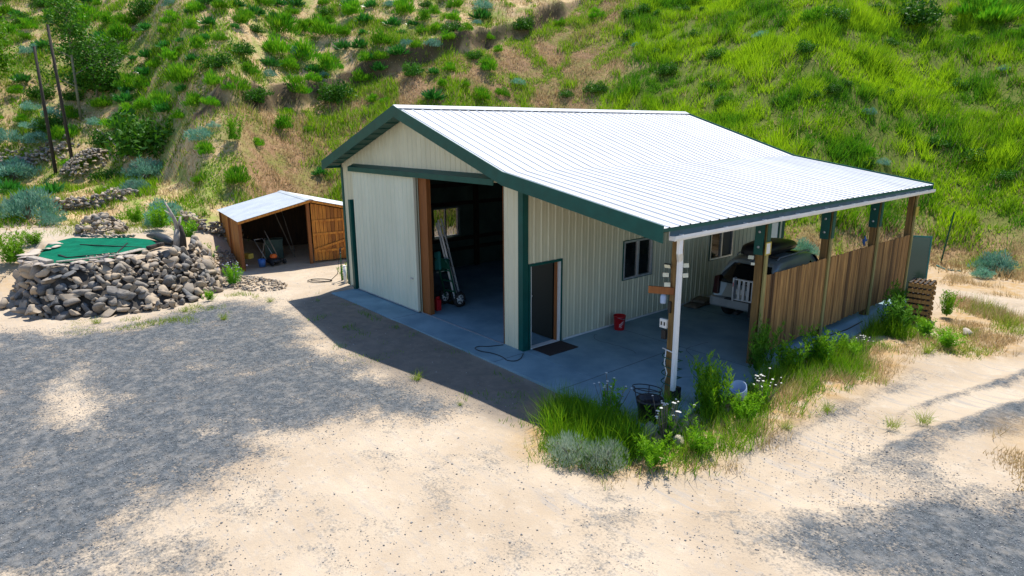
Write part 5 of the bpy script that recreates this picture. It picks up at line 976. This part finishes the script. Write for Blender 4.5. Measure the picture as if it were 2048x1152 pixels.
# foreground bed at the corner post and along the fence
for x,y,lb in ((13.5,-2.82,'left of two silvery sagebrush domes at the bed tip'),(13.98,-2.55,'right of two silvery sagebrush domes at the bed tip')):
    plant('silver_shrub',lb,'shrub',x,y,proto_s(70,40,(.08,.18),.018),'leaf_silver',(.46,.46,.62),stem=stems(14,.6,.6))
for x,y,s_,lb in ((12.75,-2.25,1.05,'tall grass clump at the left tip of the bed'),(12.95,-1.75,.95,'grass clump behind the left tip of the bed'),(13.55,-1.75,.9,'long bladed grass clump behind the silvery domes'),(13.95,-1.7,1.05,'arching grass clump in the middle of the bed'),(13.25,-1.2,.85,'dark grass clump in the shade by the slab edge'),(12.3,-1.35,.45,'short grass tuft on the slab edge left of the bed'),(11.9,-1.25,.35,'flattened grass tuft in the shade beside the slab'),(13.4,-.1,.8,'grass at the foot of the corner post')):
    plant('grass_clump',lb,'grass clump',x,y,proto_g(200,.36,.011),'grass_green',s_*.75)
for x,y,r_,h,m_,lb in ((14.5,-1.95,.5,.55,'leaf_lime','yellow-green flowering bush at the front edge of the bed'),(14.75,-1.0,.45,.5,'leaf_lime','low lime green bush at the outer bed edge'),(14.05,.35,.55,1.0,'leaf_lime','sunlit bright green bush right of the corner post'),(13.7,.75,.55,1.05,'leaf_bright','dark feathery weed against the slab near the corner post'),(13.55,2.95,.6,1.2,'leaf_dark','tall dark feathery weed at the second post'),(13.95,3.4,.7,.8,'leaf_bright','green feathery weed below the plank fence front end'),(14.1,4.4,.7,.9,'leaf_bright','leafy weed under the plank fence'),(14.35,5.3,.6,.6,'leaf_lime','sunlit leafy weed outside the fence'),(14.35,8.3,.8,1.0,'leaf_dark','dark green weed under the rear end of the fence'),(14.9,8.7,.5,.5,'leaf_bright','blue-green weed near the pallets'),(13.9,9.6,.6,1.1,'leaf_dark','spindly weed at the gap under the fence'),(15.6,8.0,.6,.5,'leaf_lime','pale green weed in the dry grass near the drive'),(14.7,10.9,.45,.8,'leaf_lime','weed growing up through the pallets'),(14.6,.6,.5,.6,'leaf_lime','yellow-green weed beside the pale blue bucket')):
    plant('weed_clump',lb,'weeds',x,y,proto_w(36,1.0),m_,(r_*1.25,r_*1.25,h))
for x,y,s_,n_,lb in ((14.1,-1.1,.75,26,'white flowered yarrow in the middle of the bed'),(14.42,1.5,.65,22,'white flowered yarrow by the pale blue bucket'),(12.75,-1.0,.75,12,'white flowered yarrow in the shade by the slab'),(14.45,5.9,.5,14,'white flowered yarrow outside the fence')):
    fl=flowers(n_,.22,1.0,.038); st_=MB()
    for q in range(n_):
        c=fl[0][7*q+6]; st_.tube([(c[0]*.2,c[1]*.2,0),(c[0]*.7,c[1]*.7,c[2]*.55),tuple(c)],[.012,.008,.006],4,False)
    plant('yarrow',lb,'wildflower',x,y,proto_w(14,.9),'leaf_bright',s_,stem=st_,extra=(fl,'petal'))
o=MB().lathe([(0,0),(.13,0),(.155,.34),(.145,.34),(.12,.02),(0,.02)],n=20).build('bucket',M['paleblue']); o.location=(14.12,1.2,.18); o.rotation_euler=(R(35),R(10),0); tag(o,'pale blue bucket tipped in the weeds','bucket')
o=MB().lathe([(0,0),(.2,0),(.23,.42),(.25,.42),(.25,.47),(.21,.47),(.2,.4),(0,.4)],n=18).build('plant_pot',M['dark']); o.location=(13.45,-.72,0); tag(o,'black plant pot among the weeds before the corner post','pot')
s=MB()
for z_,r_ in ((.60,.27),(.52,.25)): s.torus((13.3,-.62,z_),r_,.010,(0,.15,1),24,5,.8)
for k in range(4): a=k*1.57+.4; s.tube([(13.3+.26*math.cos(a),-.62+.2*math.sin(a),.58),(13.3+.12*math.cos(a),-.62+.12*math.sin(a),0)],.01,5)
tag(s.build('wire_cage',M['dark']),'dark wire plant cage standing beside the corner post','cage')
# small tufts on the yard
for x,y,s_,lb in ((8.95,-2.85,.28,'small grass tuft at the shadow edge'),(10.6,-2.9,.12,'tiny grass tuft near the shadow edge'),(16.7,3.0,.35,'green weed tuft in the drive, right one'),(16.4,2.4,.3,'flat green weed tuft in the drive, left one'),(1.5,-4.6,.3,'grass tuft between gravel and planter'),(-.6,-7.4,.3,'grass tuft before the largest planter stones'),(-.2,-5.2,.25,'grass tuft at the gravel edge before the planter'),(.4,-2.9,.25,'dry tuft at the left end of the barn shadow'),(15.2,.9,.3,'olive grass tuft at the drive edge'),(15.35,2.2,.3,'dry grass tuft at the drive edge'),(15.4,7.3,.45,'grass tuft in the tan verge')):
    plant('grass_tuft',lb,'grass tuft',x,y,proto_g(90,.6,.018),'grass_olive',s_)
# trees at the upper left
def tree(label,x,y,h,cr,n,m_,sparse,low=.25):
    t=thing('small_tree',label,'tree',(x,y,gz(x,y))); s=MB(); s.tube([(0,0,-.3),(.05,.03,h*.4),(-.05,.1,h*.75),(0,.12,h*.98)],[.085,.065,.04,.012],8); ends=[]
    for k in range(22):
        z=h*rng.uniform(low,.92); a=rng.uniform(0,6.28); L=cr*(1-.55*(z/h))*rng.uniform(.6,1.1); e_=np.array([L*math.cos(a),L*math.sin(a),z+L*.55]); s.tube([(0,.05,z),tuple(e_*.5+np.array([0,0,z*.5])),tuple(e_)],[.04,.025,.008],5,False); ends.append((np.array([0,.05,z]),e_))
    s.build('trunk',M['birch'],t); P=[];T=[]
    for b_,e_ in ends:
        for q in range(4):
            c=b_+(e_-b_)*rng.uniform(.35,1.08); mm=n//88; P.append(c+rng.normal(0,sparse,(mm,3))); T.append(np.clip(rng.uniform(0,.5)+rng.normal(0,.2,mm),0,1))
    P=np.concatenate(P); V,F,k=leaves(P,rng.normal(size=P.shape)-np.array([0,0,.3]),rng.uniform(.13,.26,len(P)),.10); npmesh('crown',V,F,M[m_],np.repeat(np.concatenate(T),k),t); return t
tree('slim sparse tree with pale trunk right of the two poles',-27.9,-3.67,7.8,1.6,2400,'leaf_dark',.28)
tree('leafy lime green tree at the left edge of the slope',-31.9,-7.4,5.2,1.9,5200,'leaf_lime',.36,.35)
tree('low spreading dark tree behind the slim pale trunked one',-29.5,-2.4,3.6,2.4,3600,'leaf_dark',.4,.1)
# ---------------------------------------------------------------- grass and gravel that nobody could count
def field(name,n,amin,amax,dmin,dmax,weight,Lr,wd,m,tintf,lean=(0,0),clump=1.5,spread=.4):
    az=np.radians(rng.uniform(amin,amax,n*3)); d=np.sqrt(rng.uniform(dmin**2,dmax**2,n*3)); x=PIV[0]+d*np.sin(az); y=PIV[1]+d*np.cos(az)
    keep=rng.random(n*3)<weight(x,y); x,y=x[keep][:n],y[keep][:n]; z=ground(x,y)-.02; k=len(x)
    cl=.65+.75*np.clip(vnoise(x/clump,y/clump,41)*.8+vnoise(x/(clump*.4),y/(clump*.4),42)*.6+.2,-.3,1)
    D=np.stack([rng.normal(lean[0],spread,k),rng.normal(lean[1],spread,k),np.ones(k)],1); V,F,q=leaves(np.stack([x,y,z],1),D,rng.uniform(*Lr,k)*cl,rng.uniform(.6,1.3,k)*wd,False)
    o=npmesh(name,V,F,M[m],np.repeat(np.clip(tintf(x,y)+rng.normal(0,.16,k),0,1),q)); tag(o,None,None,None,'stuff'); return o
def zone_right(x,y): d,az,h,r_,b,bk=masks(x,y); return h*r_*np.clip(.6+.5*vnoise(x/2.2,y/2.2,51)+.8*vnoise(x/.55,y/.55,50),.05,1)
def zone_left(x,y): d,az,h,r_,b,bk=masks(x,y); return h*(1-r_)*(1-b)*(1-bk)
def zone_brown(x,y): d,az,h,r_,b,bk=masks(x,y); return h*b*(1-bk*.5)
dk=lambda x,y:np.clip(.55+.6*vnoise(x/3.1,y/3.1,52)+.6*vnoise(x/1.0,y/1.0,53),0,1)
field('hillside_grass',290000,-50,-4,28,66,zone_right,(.25,.80),.045,'grass_green',dk,(.12,-.05))
field('hillside_grass',45000,-50,-4,28,60,lambda x,y:zone_right(x,y)*(vnoise(x/1.7,y/1.7,54)>.1),(.2,.5),.045,'grass_dry',lambda x,y:rng.uniform(0,.7,len(x)))
field('hillside_grass',90000,-95,-46,30,76,zone_left,(.12,.34),.05,'grass_dry',lambda x,y:rng.uniform(0,1,len(x)))
field('hillside_grass',100000,-95,-46,30,76,lambda x,y:zone_left(x,y)*sstep(-.4,.4,vnoise(x/2.4,y/2.4,55)+.5*vnoise(x/.9,y/.9,57)),(.15,.42),.055,'grass_olive',lambda x,y:rng.uniform(0,.6,len(x)))
field('hillside_grass',60000,-76,-40,29,62,zone_brown,(.14,.42),.045,'grass_dry',lambda x,y:rng.uniform(0,.8,len(x)))
field('hillside_grass',40000,-76,-40,29,62,lambda x,y:zone_brown(x,y)*sstep(.05,.5,vnoise(x/1.9,y/1.9,56)),(.2,.55),.045,'grass_olive',lambda x,y:rng.uniform(0,.8,len(x)))
cl_=lambda x,y,a,b:sstep(a,b,vnoise(x/1.5,y/1.5,58)+.6*vnoise(x/.6,y/.6,59))
field('hillside_grass',130000,-95,-46,30,76,lambda x,y:zone_left(x,y)*cl_(x,y,.05,.5),(.22,.5),.055,'grass_green',lambda x,y:rng.uniform(0,.8,len(x)))
field('hillside_grass',80000,-76,-40,29,62,lambda x,y:zone_brown(x,y)*cl_(x,y,-.05,.5),(.25,.6),.05,'grass_green',lambda x,y:rng.uniform(.2,.9,len(x)))
toe_w=lambda x,y:(lambda m_:m_[2]*(1-m_[3]))(masks(x,y))
field('hillside_grass',30000,-40,-2,24.5,36,toe_w,(.12,.4),.035,'grass_dry',lambda x,y:rng.uniform(0,.7,len(x)))
field('hillside_grass',16000,-40,-2,25,36,lambda x,y:toe_w(x,y)*cl_(x,y,.2,.6),(.25,.6),.04,'grass_green',lambda x,y:rng.uniform(.1,.9,len(x)))
def polyfield(name,n,pl_,Lr,wd,m,tintf,wt=None,clump=.8,spread=.4):
    A=np.array(pl_); x=rng.uniform(A[:,0].min()-.4,A[:,0].max()+.4,n*4); y=rng.uniform(A[:,1].min()-.4,A[:,1].max()+.4,n*4); sd_=sdpoly(x,y,pl_)+vnoise(x/.5,y/.5,61)*.25
    k_=rng.random(n*4)<sstep(-.3,.35,sd_)*(wt(x,y) if wt else 1); x,y=x[k_][:n],y[k_][:n]; k=len(x)
    cl=.6+.8*np.clip(vnoise(x/clump,y/clump,62)+.3,-.3,1); D=np.stack([rng.normal(0,spread,k),rng.normal(0,spread,k),np.ones(k)],1)
    V,F,q=leaves(np.stack([x,y,ground(x,y)-.01],1),D,rng.uniform(*Lr,k)*cl,rng.uniform(.6,1.3,k)*wd,False); o=npmesh(name,V,F,M[m],np.repeat(np.clip(tintf(x,y)+rng.normal(0,.2,k),0,1),q)); tag(o,None,None,None,'stuff')
noslab=lambda x,y:~((x<13.75)&(x>.5)&(y>-1.02)&(y<12.6))
polyfield('verge_grass',30000,D_[0],(.15,.55),.013,'grass_green',lambda x,y:np.full(len(x),.3),lambda x,y:noslab(x,y)*sstep(15.3,13.9,x+vnoise(x/.6,y/.6,68)*.6)*sstep(-.6,.2,vnoise(x/.45,y/.45,69)))
polyfield('verge_grass',16000,D_[0],(.08,.34),.013,'grass_dry',lambda x,y:np.full(len(x),.5),lambda x,y:noslab(x,y)*sstep(13.7,14.6,x)*sstep(-.3,.3,vnoise(x/.5,y/.5,70)))
polyfield('verge_grass',7000,D_[0],(.10,.4),.013,'grass_olive',lambda x,y:np.full(len(x),.5),lambda x,y:noslab(x,y)*sstep(.0,.5,vnoise(x/.5,y/.5,73)))
for q,n_ in ((1,5000),(2,6000),(3,3500)): polyfield('verge_grass',n_,D_[q],(.10,.34),.016,'grass_dry',lambda x,y:np.full(len(x),.45),lambda x,y:sstep(-.3,.4,vnoise(x/.7,y/.7,63)))
polyfield('verge_grass',4000,D_[2],(.12,.38),.016,'grass_olive',lambda x,y:np.full(len(x),.4),lambda x,y:sstep(.0,.5,vnoise(x/.9,y/.9,64)))
polyfield('yard_grass',11000,[(-6,-11),(.2,-8),(1.2,-5),(0,-3),(-1.5,-3.2),(-.3,-6),(-2,-9)],(.05,.16),.014,'grass_olive',lambda x,y:np.full(len(x),.4),lambda x,y:sstep(.1,.6,vnoise(x/.6,y/.6,65)))
polyfield('yard_grass',3500,SHADOW_,(.04,.14),.014,'grass_green',lambda x,y:np.full(len(x),.2),lambda x,y:noslab(x,y)*sstep(.25,.6,vnoise(x/.45,y/.45,66)))
polyfield('terrace_grass',9000,[(-22,-9),(-15,-9),(-9,-9.5),(-8,-9),(-9,-3),(-13,-2.5),(-18,-3),(-24,-3),(-26,-8)],(.10,.3),.02,'grass_olive',lambda x,y:np.full(len(x),.5),lambda x,y:sstep(.1,.6,vnoise(x/1.1,y/1.1,67)))
# loose stones on the yard
OV=np.array([(1,0,0),(-1,0,0),(0,1,0),(0,-1,0),(0,0,.7),(0,0,-.7)],float); OF=np.array([(0,2,4),(2,1,4),(1,3,4),(3,0,4),(2,0,5),(1,2,5),(3,1,5),(0,3,5)])
def pebbles(name,n,wfun,lo,hi):
    x=rng.uniform(-3,20,n*6); y=rng.uniform(-11,3,n*6); k_=rng.random(n*6)<wfun(x,y); x,y=x[k_][:n],y[k_][:n]; n=len(x)
    s_=rng.uniform(lo,hi,n)*rng.uniform(.5,1,n); a=rng.uniform(0,6.28,n); ca,sa=np.cos(a),np.sin(a); B=OV[None]*s_[:,None,None]*rng.uniform(.6,1.2,(n,6,1)); X=B[...,0]*ca[:,None]-B[...,1]*sa[:,None]; Y=B[...,0]*sa[:,None]+B[...,1]*ca[:,None]
    V=np.stack([X+x[:,None],Y+y[:,None],B[...,2]+(ground(x,y)+s_*.25)[:,None]],2).reshape(-1,3); F=(OF[None]+6*np.arange(n)[:,None,None]).reshape(-1,3); o=npmesh(name,V,F,M['pebble'],np.repeat(rng.random(n)**1.5,6)); tag(o,None,None,None,'stuff')
def wg(x,y):
    q=np.zeros_like(x)
    for p_,w_ in zip(G_,GW): q=np.maximum(q,w_*sstep(-.9,.5,sdpoly(x,y,p_)+vnoise(x/.6,y/.6,71)*.5))
    return q*noslab(x,y)
pebbles('gravel',26000,wg,.006,.019)
pebbles('gravel',2200,lambda x,y:noslab(x,y)*(.6+.4*vnoise(x,y,72)),.006,.024)
print('objects',len(bpy.data.objects))
